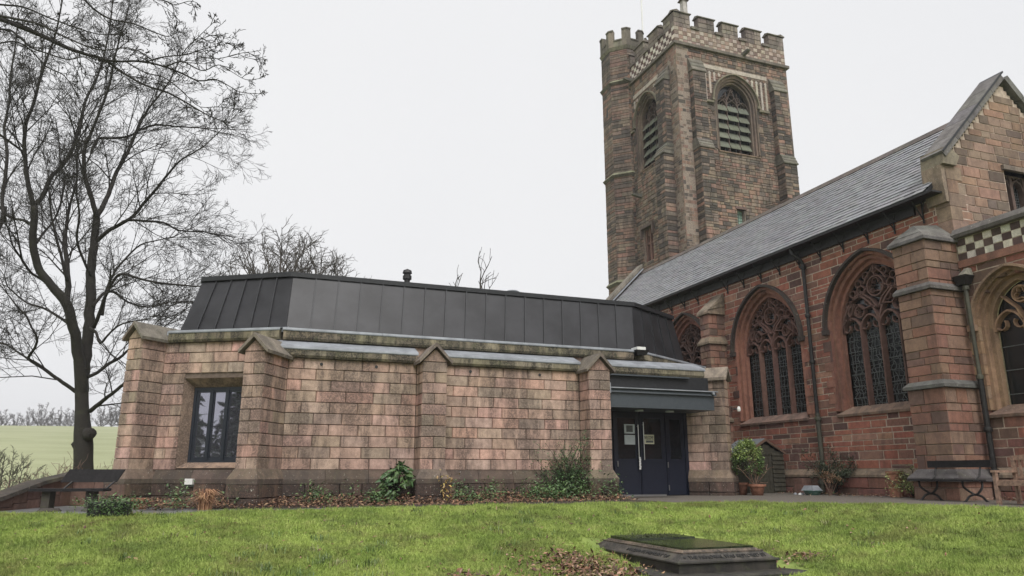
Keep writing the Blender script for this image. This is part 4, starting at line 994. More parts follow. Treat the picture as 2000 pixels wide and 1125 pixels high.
# small windows
sw = MB(); sw.fbox(fA, 3.2, 3.72, 12.5, 13.35, -.32, -.3); so_ = sw.build('small_window', plain('pale_green_glass', (.25, .36, .30), .25), TW)
q = MB(); q.fbox(fA, 3.1, 3.8, 13.35, 13.5, -.2, .03, (.14, .09, .08)); q.fbox(fA, 3.1, 3.8, 12.38, 12.5, -.3, .04, (.2, .15, .12)); q.build('lintel', M['towerA'], so_)
for k in range(4): q = MB(); q.fbox(fA, 3.2, 3.72, 12.62+.18*k, 12.635+.18*k, -.3, -.285); q.build('glazing_bar', M['ink'], so_)
q = MB(); q.fbox(fA, 3.45, 3.465, 12.5, 13.35, -.3, -.285); q.build('glazing_bar', M['ink'], so_)
sw = MB(); sw.fbox(fB, 3.2, 4.2, 11.2, 13.1, -.4, -.38); so_ = sw.build('small_window', M['paper'], TW)
q = MB(); q.fbox(fB, 3.05, 4.35, 13.1, 13.25, -.2, .12, (.12, .09, .08)); q.fbox(fB, 3.05, 3.15, 12.6, 13.1, -.05, .12, (.12, .09, .08)); q.fbox(fB, 4.25, 4.35, 12.6, 13.1, -.05, .12, (.12, .09, .08)); q.build('label_mould', M['towerA'], so_)
for x in (3.2, 3.62, 4.06): q = MB(); q.fbox(fB, x, x+.14, 11.2, 13.1, -.37, -.15, (.2, .11, .09)); q.build('mullion', M['towerA'], so_)
q = MB(); q.fbox(fB, 3.2, 4.2, 12.2, 12.3, -.37, -.18, (.2, .11, .09)); q.fbox(fB, 3.34, 3.62, 12.7, 13.1, -.37, -.2, (.16, .1, .08)); q.fbox(fB, 3.76, 4.06, 12.7, 13.1, -.37, -.2, (.16, .1, .08)); q.build('transom', M['towerA'], so_)
# tower buttresses
def tbut(f, u0, u1, stages, z0=5.0):
    z = z0; c = MB()
    for i, (zt, pr) in enumerate(stages):
        c.fbox(f, u0+.03, u1-.03, z, zt, -.1, pr-.03)
        fl2 = Fr(f.p(u0, 0, 0), f.N); fr2 = Fr(f.p(u1, 0, pr), -f.N)
        for a, b in rows(z, zt, HT):
            s_ = random.choice((.4, .5, .6)); w = u1-u0
            for p, q_ in ((0, w*s_), (w*s_, w)): mt.put(f, u0+p+.007, u0+q_-.007, a+.007, b-.007, pr-.12, pr+random.uniform(0, .01), pick_corner())
            mt.put(fl2, .007, pr-.01, a+.007, b-.007, -.12, random.uniform(0, .01), pick_corner()); mt.put(fr2, .007, pr-.01, a+.007, b-.007, -.12, random.uniform(0, .01), pick_corner())
        np_ = stages[i+1][1] if i+1 < len(stages) else 0
        for k in range(3):
            t0, t1 = k/3, (k+1)/3; H = .65*(pr-np_)/.3 if i+1 < len(stages) else .85
            p0 = pr-(pr-np_)*t0+.06; p1 = pr-(pr-np_)*t1+.03; w_ = MB()
            w_.add([f.p(u0-.05, zt+H*t0, -.05), f.p(u1+.05, zt+H*t0, -.05), f.p(u1+.05, zt+H*t0, p0), f.p(u0-.05, zt+H*t0, p0), f.p(u0-.05, zt+H*t0+.07, p0), f.p(u1+.05, zt+H*t0+.07, p0), f.p(u1+.05, zt+H*t1+.03, p1), f.p(u0-.05, zt+H*t1+.03, p1), f.p(u0-.05, zt+H*t1+.03, -.05), f.p(u1+.05, zt+H*t1+.03, -.05)],
               [(0,1,2,3),(3,2,5,4),(4,5,6,7),(7,6,9,8),(0,3,4,7,8),(1,9,6,5,2)], jit((.15, .14, .115), .15)); w_.build('weathering', M['capst'], TW)
        z = zt
    c.build('buttress_core', M['mortar_t'], TW)
tbut(fA, .75, 1.55, [(16.2, .62), (20.7, .36)]); tbut(fA, 6.0, 6.85, [(16.1, .62), (20.5, .36)])
tbut(fB, 5.75, 6.6, [(16.2, .62), (20.5, .36)])
fD = Fr((X1, Y0, 0), (0, 1, 0)); tbut(fD, .5, 1.3, [(15.9, .5), (20.5, .2)])
m = MB(); m.fbox(fD, 0, WT, 5, 22.25, -.1, 0, (.2, .16, .13)); m.build('east_face', M['towerA'], TW)
# pale flush stripes round the belfry lights
def stripes(f, uc, side_l, side_r, a_out, z_s=19.3, z_t=21.1):
    m = MB(); m.fbox(f, uc-side_l, uc+side_r, 21.22, 21.45, -.02, .022, (.40, .355, .31)); m.build('inlay_band', M['wht_inlay'], TW)
    at = arch_top(1.05, 1.25, .55)
    for sg, lim in ((-1, side_l), (1, side_r)):
        x = lim-.12
        while x > .1:
            zb = z_s if x > a_out+.08 else 19.45+at(x)+.05
            if zb < z_t-.12:
                m = MB(); m.fbox(f, uc+sg*x-.065, uc+sg*x+.065, zb, z_t-.2, -.02, .02, jit((.39, .35, .31), .1)); m.prism(Fr(f.p(uc+sg*x, z_t-.12, 0), f.U), circ(0, 0, .085, 8), -.02, .024, jit((.39, .35, .31), .1)); m.build('inlay_stripe', M['wht_inlay'], TW)
            x -= .30
        m = MB(); m.fbox(f, uc+sg*(a_out+.28)-.33, uc+sg*(a_out+.28)+.33, z_s-.12, z_s-.0, -.02, .12, (.2, .18, .13)); m.build('label_stop', M['capst'], TW)
stripes(fA, 3.65, 2.0, 2.2, 1.52); stripes(fB, Y1-33.15, 1.35, 1.35, 1.35)
# string course, chequer band, battlements
def ring(z0, z1, o, col, name):
    m = MB(); m.fbox(fA, -o, WT+o, z0, z1, -.3, o, col); m.fbox(fB, -o+.3, WT+o-.005, z0+.004, z1-.004, -.3, o-.003, col); m.fbox(fD, .3-o, WT+o, z0, z1, -.3, o, col); m.build(name, M['capst'], TW)
ring(22.26, 22.42, .14, (.15, .13, .11), 'string_course')
cm = MB(); cm.fbox(fA, .04, WT-.04, 22.3, 23.6, -.4, -.04); cm.fbox(fB, .04, WT-.04, 22.3, 23.6, -.4, -.04); cm.fbox(fD, .04, WT-.04, 22.3, 23.6, -.4, -.0); cm.build('parapet_core', M['mortar_t'], TW)
mq = Masonry(TW, 'chequer_stone', M['cheq'], M['towerA'], 300, 'small_chequer_stones', .003)
chequer(mq, fA, 0, WT, 22.42, 23.4, 4, (.34, .285, .245), (.21, .15, .125), .27); chequer(mq, fB, 0, WT, 22.42, 23.4, 4, (.60, .55, .5), (.10, .06, .055), .27)
mq.finish()
MW, CW = 1.05, (WT-5*1.05)/4
def battlement(f, n=5, depth=.38):
    for k in range(n):
        a = k*(MW+CW); b = a+MW; rs = rows(23.4, 24.25, [.24, .28, .3])
        c = MB(); c.fbox(f, a+.04, b-.04, 23.4, 24.2, -depth+.04, -.04); c.build('merlon_core', M['mortar_t'], TW)
        for z0, z1 in rs:
            s_ = random.choice((.4, .55, .65))
            for p, q_ in ((0, MW*s_), (MW*s_, MW)): mt.put(f, a+p+.005, a+q_-.005, z0+.005, z1-.005, -depth, random.uniform(0, .01), jit((.2, .17, .145), .25))
        m = MB(); m.prism(Fr(f.p(a-.06, 0, 0), f.N), [(-depth-.06, 24.26), (.07, 24.26), (.07, 24.31), (-depth/2, 24.42), (-depth-.06, 24.31)], 0, -MW-.12, jit((.17, .15, .13), .15)); m.build('merlon_coping', M['capst'], TW)
        if k < n-1: m = MB(); m.fbox(f, b, b+CW, 23.4, 23.55, -depth-.04, .09, jit((.14, .12, .10), .15)); m.build('crenel_sill', M['capst'], TW)
battlement(fA); battlement(fB); battlement(fD); battlement(Fr((X1, Y1, 0), (-1, 0, 0)))
# water spouts
for f, u, z in ((fA, 4.35, 22.5), (fB, 2.75, 22.5), (fB, 3.2, 15.1)):
    m = MB(); F = Fr(f.p(u, z, 0), f.N); m.prism(F, [(-.1, -.13), (.55, -.02), (.6, .05), (.55, .1), (-.1, .12)], -.09, .09, (.13, .13, .11)); m.build('water_spout', M['capst'], TW)
# stair turret
tc0 = Vector((20.9, 36.1, 0)); ap = 1.3; sd = 2*ap*math.tan(math.pi/8)
def octf(k, a_=ap):
    an = R(45*k); n_ = Vector((math.cos(an), math.sin(an), 0)); u_ = Vector((-n_.y, n_.x, 0)); s_ = 2*a_*math.tan(math.pi/8)
    return Fr(tc0+n_*a_-u_*s_/2, u_), s_
def octring(z0, z1, a0, a1, col, name, mat='capst'):
    m = MB(); P = []
    for a_, z in ((a0, z0), (a1, z1)):
        for k in range(8): an = R(45*k+22.5); r_ = a_/math.cos(math.pi/8); P.append((tc0.x+r_*math.cos(an), tc0.y+r_*math.sin(an), z))
    m.add(P, [tuple(range(8))[::-1], tuple(range(8, 16))]+[(i, (i+1) % 8, 8+(i+1) % 8, 8+i) for i in range(8)], col); return m.build(name, M[mat], TW)
octring(-.6, 25.0, ap-.04, ap-.04, (.3, .25, .2), 'turret_core', 'towerA')
for k in (3, 4, 5, 6):
    f, s_ = octf(k)
    for a, b in rows(6.0, 24.75, HT):
        if any(abs((a+b)/2-z) < .05 for z in (10.4, 16.8, 22.7)): continue
        q = random.choice((.4, .5, .6, 2))
        sp = [(0, s_*q), (s_*q, s_)] if q < 1 else [(0, s_)]
        for u, v_ in sp: mt.put(f, u+.006, v_-.006, a+.007, b-.007, -.1, random.uniform(0, .01), pick_tower())
for z in (10.35, 16.75, 22.65): octring(z-.12, z, ap+.03, ap+.14, (.14, .13, .11), 'turret_string'); octring(z, z+.16, ap+.14, ap+.01, (.2, .2, .13), 'turret_string')
octring(24.8, 25.0, ap+.0, ap+.10, (.2, .19, .14), 'turret_cornice')
for k in range(8):
    f, s_ = octf(k, ap+.04); w = s_
    c = MB()
    for u0, u1, zt in ((0, w*.27, 26.1), (w*.27, w*.73, 25.4), (w*.73, w, 26.1)):
        c.fbox(f, u0, u1, 25.0, zt, -.28, 0, jit((.2, .185, .14), .15)); c.fbox(f, u0-.0, u1+.0, zt, zt+.09, -.31, .04, (.15, .14, .11))
    c.build('turret_battlement', M['towerA'], TW)
m = MB(); ft, s_ = octf(4); m.fbox(ft, s_*.45, s_*.6, 20.7, 21.3, -.05, .012); m.build('slit_window', M['ink'], TW)
mt.finish()
fp = thing('flagpole', (21.9, 35.9, 22), 'thin white flagpole rising behind the stair turret', 'flagpole')
m = MB(); m.tube([(21.9, 35.4, 22.3), (21.9, 35.4, 31)], [.06, .04], 10); m.build('pole', M['white'], fp)
m = MB(); m.lathe((21.9, 35.4, 31), [(0, 0), (.08, .05), (.08, .12), (0, .18)], 10); m.build('finial', M['white'], fp)
vp = thing('stone_flue', (21.9, 31.2, 23), 'slim square stone flue with a cap behind the tower battlements', 'flue')
m = MB(); m.hull8([(21.85, 31, 23), (22.2, 31, 23), (22.2, 31.35, 23), (21.85, 31.35, 23)], [(21.9, 31.03, 26.0), (22.17, 31.03, 26.0), (22.17, 31.3, 26.0), (21.88, 31.3, 26.0)], (.42, .40, .38)); m.build('shaft', M['capst'], vp)
m = MB(); m.hull8([(21.78, 30.93, 26.0), (22.27, 30.93, 26.0), (22.27, 31.42, 26.0), (21.78, 31.42, 26.0)], [(21.9, 31.05, 26.25), (22.15, 31.05, 26.25), (22.15, 31.3, 26.25), (21.9, 31.3, 26.25)], (.12, .1, .09)); m.build('cap', M['capst'], vp)
# ================================================================== GROVE, FIELD AND TREES
def perp(d):
    a = Vector((random.gauss(0, 1), random.gauss(0, 1), random.gauss(0, 1))); a -= d*a.dot(d); return a.normalized()
class Tree:
    """limbs as meshes of their own; twigs batched into one crown mesh"""
    def __init__(s, up=.25, wob=.22, rmin=.004, flat=0): s.up, s.wob, s.rmin, s.flat = up, wob, rmin, flat; s.P = []; s.Rr = []
    def grow(s, p, d, L, r, lev, nch, ratio=.58, ang=.75):
        n = 4; P = [p]; rr = [r]; d = d.normalized(); q = p
        for i in range(1, n):
            d = (d+perp(d)*s.wob*random.random()*1.6+Vector((0, 0, s.up*(.5 if lev > 1 else .25)))*.5).normalized()
            q = q+d*(L/(n-1)); P.append(q); rr.append(max(s.rmin, r*(1-.6*i/(n-1))))
        s.P.append(P); s.Rr.append(rr)
        if lev > 0:
            for i in range(nch[lev-1]):
                t = .2+.8*(i+random.random()*.6)/nch[lev-1]; t = min(t, .98); k = min(int(t*3), 2); f = t*3-k
                b = P[k].lerp(P[k+1], f); dd = (P[k+1]-P[k]).normalized(); a = ang*random.uniform(.6, 1.2); w = perp(dd)
                if s.flat: w = (w+Vector((0, 0, -w.z*s.flat))).normalized()
                s.grow(b, dd*math.cos(a)+w*math.sin(a), L*ratio*random.uniform(.65, 1.15)*(1.1-.45*t), max(s.rmin, r*.5), lev-1, nch, ratio, ang)
    def along(s, pts, rad, step, L, lev, nch, ratio=.58, ang=.85, skip=0., tipf=.8):
        tot = sum((pts[i+1]-pts[i]).length for i in range(len(pts)-1)); acc = tot*skip+random.random()*step
        while acc < tot:
            q = acc; i = 0
            while i < len(pts)-2 and q > (pts[i+1]-pts[i]).length: q -= (pts[i+1]-pts[i]).length; i += 1
            f = q/(pts[i+1]-pts[i]).length; f = min(f, 1); b = pts[i].lerp(pts[i+1], f); dd = (pts[i+1]-pts[i]).normalized(); r = rad[i]*(1-f)+rad[min(i+1, len(rad)-1)]*f
            a = ang*random.uniform(.6, 1.15); w = perp(dd)
            s.grow(b, dd*math.cos(a)+w*math.sin(a), L*random.uniform(.6, 1.2)*(1.05-.4*acc/tot), max(s.rmin*1.6, min(r*.45, L*.016)), lev, nch, ratio)
            acc += step*random.uniform(.6, 1.4)
        dd = (pts[-1]-pts[-2]).normalized()
        for _ in range(2): s.grow(pts[-1], dd+perp(dd)*.3, L*tipf, max(rad[-1], s.rmin*1.5), lev, nch, ratio)
    def mesh(s, name, mat, k=3):
        P = np.array([[tuple(q) for q in p] for p in s.P]); r = np.array(s.Rr); n = P.shape[1]; Nn = P.shape[0]
        T = np.zeros_like(P); T[:, 1:-1] = P[:, 2:]-P[:, :-2]; T[:, 0] = P[:, 1]-P[:, 0]; T[:, -1] = P[:, -1]-P[:, -2]
        T /= np.linalg.norm(T, axis=2, keepdims=True)+1e-9; ref = np.cross(T, np.array([.31, .52, .79])); ref /= np.linalg.norm(ref, axis=2, keepdims=True)+1e-9; bi = np.cross(T, ref)
        V = np.stack([P+(ref*math.cos(2*math.pi*j/k)+bi*math.sin(2*math.pi*j/k))*r[..., None] for j in range(k)], 2).reshape(-1, 3)
        base = (np.arange(Nn)*n*k)[:, None, None]+(np.arange(n-1)*k)[None, :, None]+np.arange(k)[None, None, :]; nxt = base-np.arange(k)[None, None, :]+((np.arange(k)+1) % k)[None, None, :]
        F = np.stack([base, nxt, nxt+k, base+k], -1).reshape(-1, 4)
        me = bpy.data.meshes.new(name); c = V.mean(0); me.vertices.add(len(V)); me.vertices.foreach_set('co', (V-c).ravel())
        me.loops.add(F.size); me.loops.foreach_set('vertex_index', F.ravel().astype(np.int32)); me.polygons.add(len(F)); me.polygons.foreach_set('loop_start', np.arange(0, F.size, 4, dtype=np.int32))
        me.update(calc_edges=True); me.materials.append(mat); return me, Vector(c)
def smooth_path(P, rad, sub=4, wob=0.):
    """Catmull-Rom through the points"""
    o = []; rr = []; n = len(P)
    for i in range(n-1):
        p0, p1, p2, p3 = P[max(i-1, 0)], P[i], P[i+1], P[min(i+2, n-1)]
        for j in range(sub):
            t = j/sub; q = .5*((2*p1)+(p2-p0)*t+(2*p0-5*p1+4*p2-p3)*t*t+(3*p1-p0-3*p2+p3)*t**3)
            o.append(q+(perp(Vector((0, 0, 1)))*wob*rad[i] if wob and j else Vector())); rr.append(rad[i]*(1-t)+rad[i+1]*t)
    return o+[P[-1]], rr+[rad[-1]]
def traced(F0, pts, dep):
    """limb through photo points at distances F0+dep (list or slope)"""
    P = []; rr = []; n = len(pts)
    for i, (x, y, w) in enumerate(pts):
        F = F0+(dep[i] if isinstance(dep, (list, tuple)) else dep*i/(n-1)); P.append(atF(x, y, F)); rr.append(w/2*F/FPX*.80)
    return P, rr
BT = thing('beech_tree', (-4.7, 24.2, -1.3), 'large bare beech with forked dark trunk beside the left end of the hall', 'tree')
bt = Tree(up=.09, wob=.20, rmin=.0042)
F0 = 22
trunk = [(164, 985, 52), (163, 940, 46), (163, 900, 42), (163, 870, 43), (162, 845, 40), (161, 820, 34), (160, 790, 30), (159, 745, 30), (158, 705, 33)]
P, rr = traced(F0, trunk, 0); P2, r2 = smooth_path(P, rr, 4)
P2 += [atF(158, 690, F0), atF(159, 672, F0)]; r2 += [.12, .04]; m = MB(); m.tube(P2, r2, 14); m.build('trunk', M['bark'], BT, smooth=True)
kx = atF(172, 852, F0-.2); m = MB(); m.tube([kx+Vector((.0, .12, .1)), kx, kx+Vector((.02, -.06, .0))], [.20, .15, .10], 12); m.tube([kx+Vector((-.02, -.05, .02)), kx+Vector((-.02, -.075, .02))], [.09, .05], 10); m.build('burl', M['bark'], BT, smooth=True)
kx = atF(146, 868, F0-.1); m = MB(); m.tube([kx+Vector((.1, .0, .22)), kx, kx+Vector((.1, 0, -.25))], [.05, .10, .04], 10); m.build('burl', M['bark'], BT, smooth=True)
LIMBS = [
 ([(160,775,24),(157,725,26),(149,668,24),(139,625,24),(125,585,23),(100,557,20),(78,530,19),(66,490,18),(66,440,17),(67,402,17)], -1.5, 0),
 ([(67,402,13),(56,365,12),(50,325,11),(48,290,10),(50,245,9),(66,200,8),(80,150,7),(95,105,6),(110,60,5),(120,10,4),(128,-50,3)], -1.0, 1),
 ([(67,402,13),(84,382,12),(97,350,11),(120,325,11),(138,300,10),(148,272,9),(158,240,8),(166,200,7),(190,150,6),(205,100,5),(215,50,4),(222,-20,3)], 1.2, 1),
 ([(50,300,7),(30,285,6),(10,270,6),(-20,245,5),(-60,190,3)], -1, 1),
 ([(66,440,8),(45,430,7),(22,425,7),(-5,400,6),(-50,340,4)], .8, 1),
 ([(128,600,15),(134,560,14),(131,520,12),(127,480,10),(130,440,8),(138,395,6),(150,350,5),(150,300,4)], 1.4, 1),
 ([(132,550,8),(122,510,7),(110,465,6),(100,420,5),(96,370,4)], -.8, 1),
 ([(160,775,24),(163,725,30),(168,680,26),(173,640,25),(176,600,24),(177,560,23),(179,520,21),(184,480,19),(187,440,18),(188,420,17)], .8, 0),
 ([(188,420,13),(180,390,12),(170,360,11),(164,325,10),(166,290,9),(176,265,8),(188,235,7),(202,200,7),(214,165,6),(222,120,5),(235,70,4),(250,20,3),(258,-40,2.5)], -1.8, 1),
 ([(188,425,14),(203,398,12),(215,370,11),(228,335,10),(245,305,9),(258,278,8),(272,245,7),(290,212,6),(312,185,5),(330,160,4),(345,130,3)], 1.6, 1),
 ([(190,470,11),(210,452,10),(235,438,9),(262,420,8),(285,392,8),(308,366,7),(330,338,6),(352,314,5),(375,300,4),(400,285,3)], -1.5, 1),
 ([(178,300,7),(190,272,7),(215,270,6),(248,267,6),(278,252,5),(305,244,5),(345,247,4),(395,250,3)], 2, 1),
 ([(230,440,7),(250,430,7),(285,432,6),(320,435,5),(350,450,4),(395,452,3)], 1.5, 1),
 ([(183,640,10),(193,615,9),(205,580,8),(224,545,7),(240,535,7),(275,545,6),(310,552,5),(350,556,4),(392,560,2.5)], -2, 1),
 ([(181,600,9),(200,575,8),(222,570,7),(250,590,5),(290,600,4),(330,590,3)], 1.8, 1),
 ([(176,803,11),(192,790,10),(207,778,9),(224,765,8),(240,752,8),(262,748,5)], -1.0, 1),
 ([(171,736,9),(190,728,8),(210,712,8),(232,700,7),(255,680,5),(280,662,4)], 1.0, 1),
 ([(152,768,9),(130,752,9),(108,737,8),(88,722,8),(68,708,7),(55,699,7),(68,680,6),(72,660,6),(62,640,5),(52,618,5),(35,600,4),(15,575,3)], -2, 1),
 ([(55,700,5),(38,690,5),(18,676,4),(-10,665,3)], 1, 1),
 ([(200,616,7),(205,580,7),(214,550,6),(228,525,5),(250,500,5),(275,478,4),(305,470,3),(340,462,2.5)], .6, 1),
 ([(142,640,8),(128,628,7),(104,612,6),(80,600,5),(50,590,4),(15,560,3)], 1.5, 1),
 ([(95,556,7),(80,545,6),(60,532,6),(43,508,6)], -1, 1),
 ([(176,640,7),(188,650,7),(196,670,6),(215,650,5),(240,632,4),(280,625,3)], -1.2, 1),
 ([(67,480,7),(85,455,6),(105,430,5),(118,400,5),(126,360,4)], 1.6, 1),
 ([(178,540,7),(160,500,6),(150,465,6),(155,420,5),(150,385,4)], -1.6, 1),
 ([(10,430,9),(4,395,9),(10,350,9),(14,300,8),(8,250,7),(18,200,6),(20,150,5),(30,90,4),(36,30,3)], 1.5, 1),
 ([(-40,540,14),(-22,490,13),(0,440,12),(10,405,10)], 1.0, 0)]
for pts, dep, sp in LIMBS:
    P, rr = traced(F0, pts, dep); P2, r2 = smooth_path(P, rr, 3, .18); m = MB(); m.tube(P2, r2, 8); m.build('limb', M['bark'], BT, smooth=True)
    if sp: bt.along(P2, r2, .33, 2.2, 3, [5, 4, 5], .62, ang=.62, skip=.12)
me, c = bt.mesh('twigs', M['bark']); o = bpy.data.objects.new('twigs', me); link(o, BT, c); o['kind'] = 'stuff'
# near tree whose bough reaches in from the left
OT = thing('overhanging_tree', (-8.5, 8.5, -1.5), 'near tree out of frame whose dark boughs droop in at the upper left corner', 'tree')
ot = Tree(up=.05, wob=.5, rmin=.0038); F1 = 9.5
tb = Vector((-8.5, 8.5, -1.6)); m = MB(); P2, r2 = smooth_path([tb, tb+Vector((.1, 0, 2.5)), tb+Vector((0, .1, 5.2)), tb+Vector((-.2, 0, 9))], [.42, .34, .3, .16], 5); m.tube(P2, r2, 12); m.build('trunk', M['bark_n'], OT, smooth=True)
def sp_(x, y): return (x/2.25, y/2.25)
def tl(L): return [(a/2.25, b/2.25, w/2.25) for a, b, w in L]
st = [(-420, 40, 42), (-200, 45, 38)]
OL = [
 (tl(st+[(0,82,32),(150,142,28),(280,203,24),(400,245,19),(460,262,18),(540,320,13),(640,375,12),(740,408,11),(850,470,9),(920,510,7),(975,530,5)]), 0.2),
 (tl([(430,258,14),(520,270,13),(620,270,12),(720,292,11),(790,318,10),(870,355,9),(950,350,7),(1010,380,5),(1060,405,4),(1140,412,3)]), .6),
 (tl([(730,292,8),(800,270,8),(860,300,7),(900,310,6),(960,285,5),(1010,310,4),(1080,350,3.5),(1140,345,3)]), -.4),
 (tl([(640,272,9),(720,250,8),(820,240,7),(860,225,6),(900,215,5),(960,200,4),(1010,190,3.5),(1045,195,3)]), .3),
 (tl([(800,240,6),(830,200,6),(870,165,5),(895,140,4.5),(935,102,3)]), -.5),
 (tl([(880,250,5),(960,258,4.5),(1030,240,4),(1090,232,3.5),(1150,262,2)]), .5),
 (tl(st+[(0,70,16),(80,85,14),(180,108,12),(260,150,11),(360,195,9),(450,220,7),(560,210,6),(640,240,5)]), -1.2),
 (tl([(340,-40,12),(390,18,11),(440,60,10),(500,88,9),(580,102,8),(650,130,7),(700,150,6),(740,160,5),(775,145,3)]), 1.),
 (tl([(-300,150,14),(0,128,13),(70,150,12),(140,210,10),(210,235,9),(300,262,8),(370,250,6),(430,300,4)]), -.8),
 (tl([(-300,-20,14),(0,20,12),(100,30,10),(220,80,9),(330,120,8),(430,150,6),(520,150,5)]), .9),
 (tl([(560,275,8),(640,320,7),(720,340,7),(800,400,6),(830,430,5),(880,470,4),(960,470,4),(1040,480,3)]), .5),
 (tl([(-300,300,9),(0,190,9),(110,200,8),(200,290,7),(280,330,6),(330,400,4)]), .8),
 (tl([(600,-40,7),(690,-5,7),(730,5,6),(770,20,5),(830,5,4),(860,10,3)]), .2)]
for pts, dep in OL:
    P, rr = traced(F1, pts, dep); rr = [r*1.05 for r in rr]; P2, r2 = smooth_path(P, rr, 3, .3); m = MB(); m.tube(P2, r2, 8); m.build('limb', M['bark_n'], OT, smooth=True)
    ot.along(P2, r2, .17, .46, 2, [4, 4], .52, ang=.9, skip=.3 if pts[0][0] < -50 else .05, tipf=.2)
me, c = ot.mesh('twigs', M['bark_n']); o = bpy.data.objects.new('twigs', me); link(o, OT, c); o['kind'] = 'stuff'
# free-standing bare trees
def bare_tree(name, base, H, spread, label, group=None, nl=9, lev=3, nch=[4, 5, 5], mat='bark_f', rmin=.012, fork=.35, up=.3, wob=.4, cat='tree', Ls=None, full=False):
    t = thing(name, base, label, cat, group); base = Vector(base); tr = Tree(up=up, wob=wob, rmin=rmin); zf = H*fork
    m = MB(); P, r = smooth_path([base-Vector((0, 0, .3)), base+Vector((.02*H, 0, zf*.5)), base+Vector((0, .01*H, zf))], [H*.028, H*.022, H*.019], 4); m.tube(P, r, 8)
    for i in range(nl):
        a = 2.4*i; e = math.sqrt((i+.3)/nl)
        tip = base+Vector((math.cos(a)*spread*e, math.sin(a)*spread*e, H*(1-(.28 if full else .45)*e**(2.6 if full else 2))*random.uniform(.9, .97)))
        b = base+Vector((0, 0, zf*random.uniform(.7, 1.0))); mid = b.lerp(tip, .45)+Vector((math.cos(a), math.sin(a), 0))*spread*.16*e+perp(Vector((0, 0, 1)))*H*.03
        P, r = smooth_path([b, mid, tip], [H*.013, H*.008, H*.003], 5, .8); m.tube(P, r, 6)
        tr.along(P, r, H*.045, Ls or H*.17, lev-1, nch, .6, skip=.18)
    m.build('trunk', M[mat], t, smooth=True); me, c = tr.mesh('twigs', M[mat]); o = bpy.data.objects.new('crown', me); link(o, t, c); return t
def copy_tree(t, loc, rz, sc, label):
    c = t.copy(); COL.objects.link(c); c.location = loc; c.rotation_euler = (0, 0, rz); c.scale = (sc[0], sc[0], sc[1]); c['label'] = label
    for ch in [x for x in bpy.data.objects if x.parent == t]:
        d = ch.copy(); COL.objects.link(d); d.parent = c
    return c
def grd(x, F):
    d, f = ray(x, 925); p = d*(F/f); return (p.x, p.y, Z(p.x, p.y)-.1)
b1 = grd(546, 47); bare_tree('bare_tree', b1, 15.9, 4.4, 'broad bare tree with a rounded crown showing above the mansard roof', nl=30, lev=3, nch=[4, 5, 6], rmin=.012, fork=.5, mat='bark_f', full=True)
b2 = grd(915, 34); bare_tree('sapling', b2, 11.4, 2.0, 'sparse leafless shrub tips poking up over the middle of the mansard roof', nl=6, lev=2, nch=[3, 3], rmin=.012, fork=.55, mat='bark_f')
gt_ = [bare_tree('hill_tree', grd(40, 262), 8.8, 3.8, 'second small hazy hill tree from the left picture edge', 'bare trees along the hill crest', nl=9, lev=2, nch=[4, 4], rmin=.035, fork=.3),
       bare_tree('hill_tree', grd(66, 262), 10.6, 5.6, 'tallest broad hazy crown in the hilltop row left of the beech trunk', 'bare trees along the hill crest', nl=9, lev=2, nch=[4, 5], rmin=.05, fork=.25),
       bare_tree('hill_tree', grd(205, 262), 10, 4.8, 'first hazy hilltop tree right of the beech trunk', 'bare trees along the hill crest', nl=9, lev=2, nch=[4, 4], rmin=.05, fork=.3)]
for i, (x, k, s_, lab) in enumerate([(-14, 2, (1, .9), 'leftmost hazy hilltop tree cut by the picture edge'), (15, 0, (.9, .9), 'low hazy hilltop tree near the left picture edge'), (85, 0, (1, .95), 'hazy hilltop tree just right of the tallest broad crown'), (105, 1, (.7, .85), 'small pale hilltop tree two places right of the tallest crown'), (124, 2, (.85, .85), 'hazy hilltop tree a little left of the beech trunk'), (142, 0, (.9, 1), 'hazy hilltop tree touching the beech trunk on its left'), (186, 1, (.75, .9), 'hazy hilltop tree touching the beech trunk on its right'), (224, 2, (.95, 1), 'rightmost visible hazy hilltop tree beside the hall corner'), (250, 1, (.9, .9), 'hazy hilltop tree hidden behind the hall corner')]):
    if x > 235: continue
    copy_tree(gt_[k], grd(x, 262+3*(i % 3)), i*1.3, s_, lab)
# hedge bank on the hill crest and bramble stems behind the low wall
hb = MB()
for i in range(5200):
    x = random.uniform(-60, 330); p = Vector(grd(x, 256+random.uniform(-2, 4))); h = random.uniform(.2, .9)*(1.0+.35*math.sin(x*.11)); w = random.uniform(.03, .12)
    q = p+Vector((random.gauss(0, .5), 0, h)); hb.add([p+Vector((-w, 0, .2)), p+Vector((w, 0, .2)), q], [(0,1,2)])
hb.build('hedge_line', plain('hedge_brown', (.11, .085, .06), .95), None, kind='stuff')
br = Tree(up=.22, wob=.6, rmin=.005)
for i in range(420):
    x = random.uniform(-90, 236)**1.0; F = random.uniform(20.5, 27); p = Vector(grd(x, F)); h = 1.25*random.uniform(.35, 1.1) if x > 60 else random.uniform(.4, 1.3)
    br.grow(p, Vector((random.gauss(0, .35), random.gauss(0, .35), 1)), h, .008, 1, [4], .5)
me, c = br.mesh('brambles', plain('bramble_stem', (.17, .10, .085), .9)); o = bpy.data.objects.new('brambles', me); COL.objects.link(o); o.location = c; o['kind'] = 'stuff'
bs = bare_tree('grey_bush', grd(8, 30), 2.9, 1.5, 'misty grey leafless bush at the left edge of the field', nl=16, lev=2, nch=[5, 5], rmin=.008, fork=.12, mat='bark_f', cat='bush', up=.35)
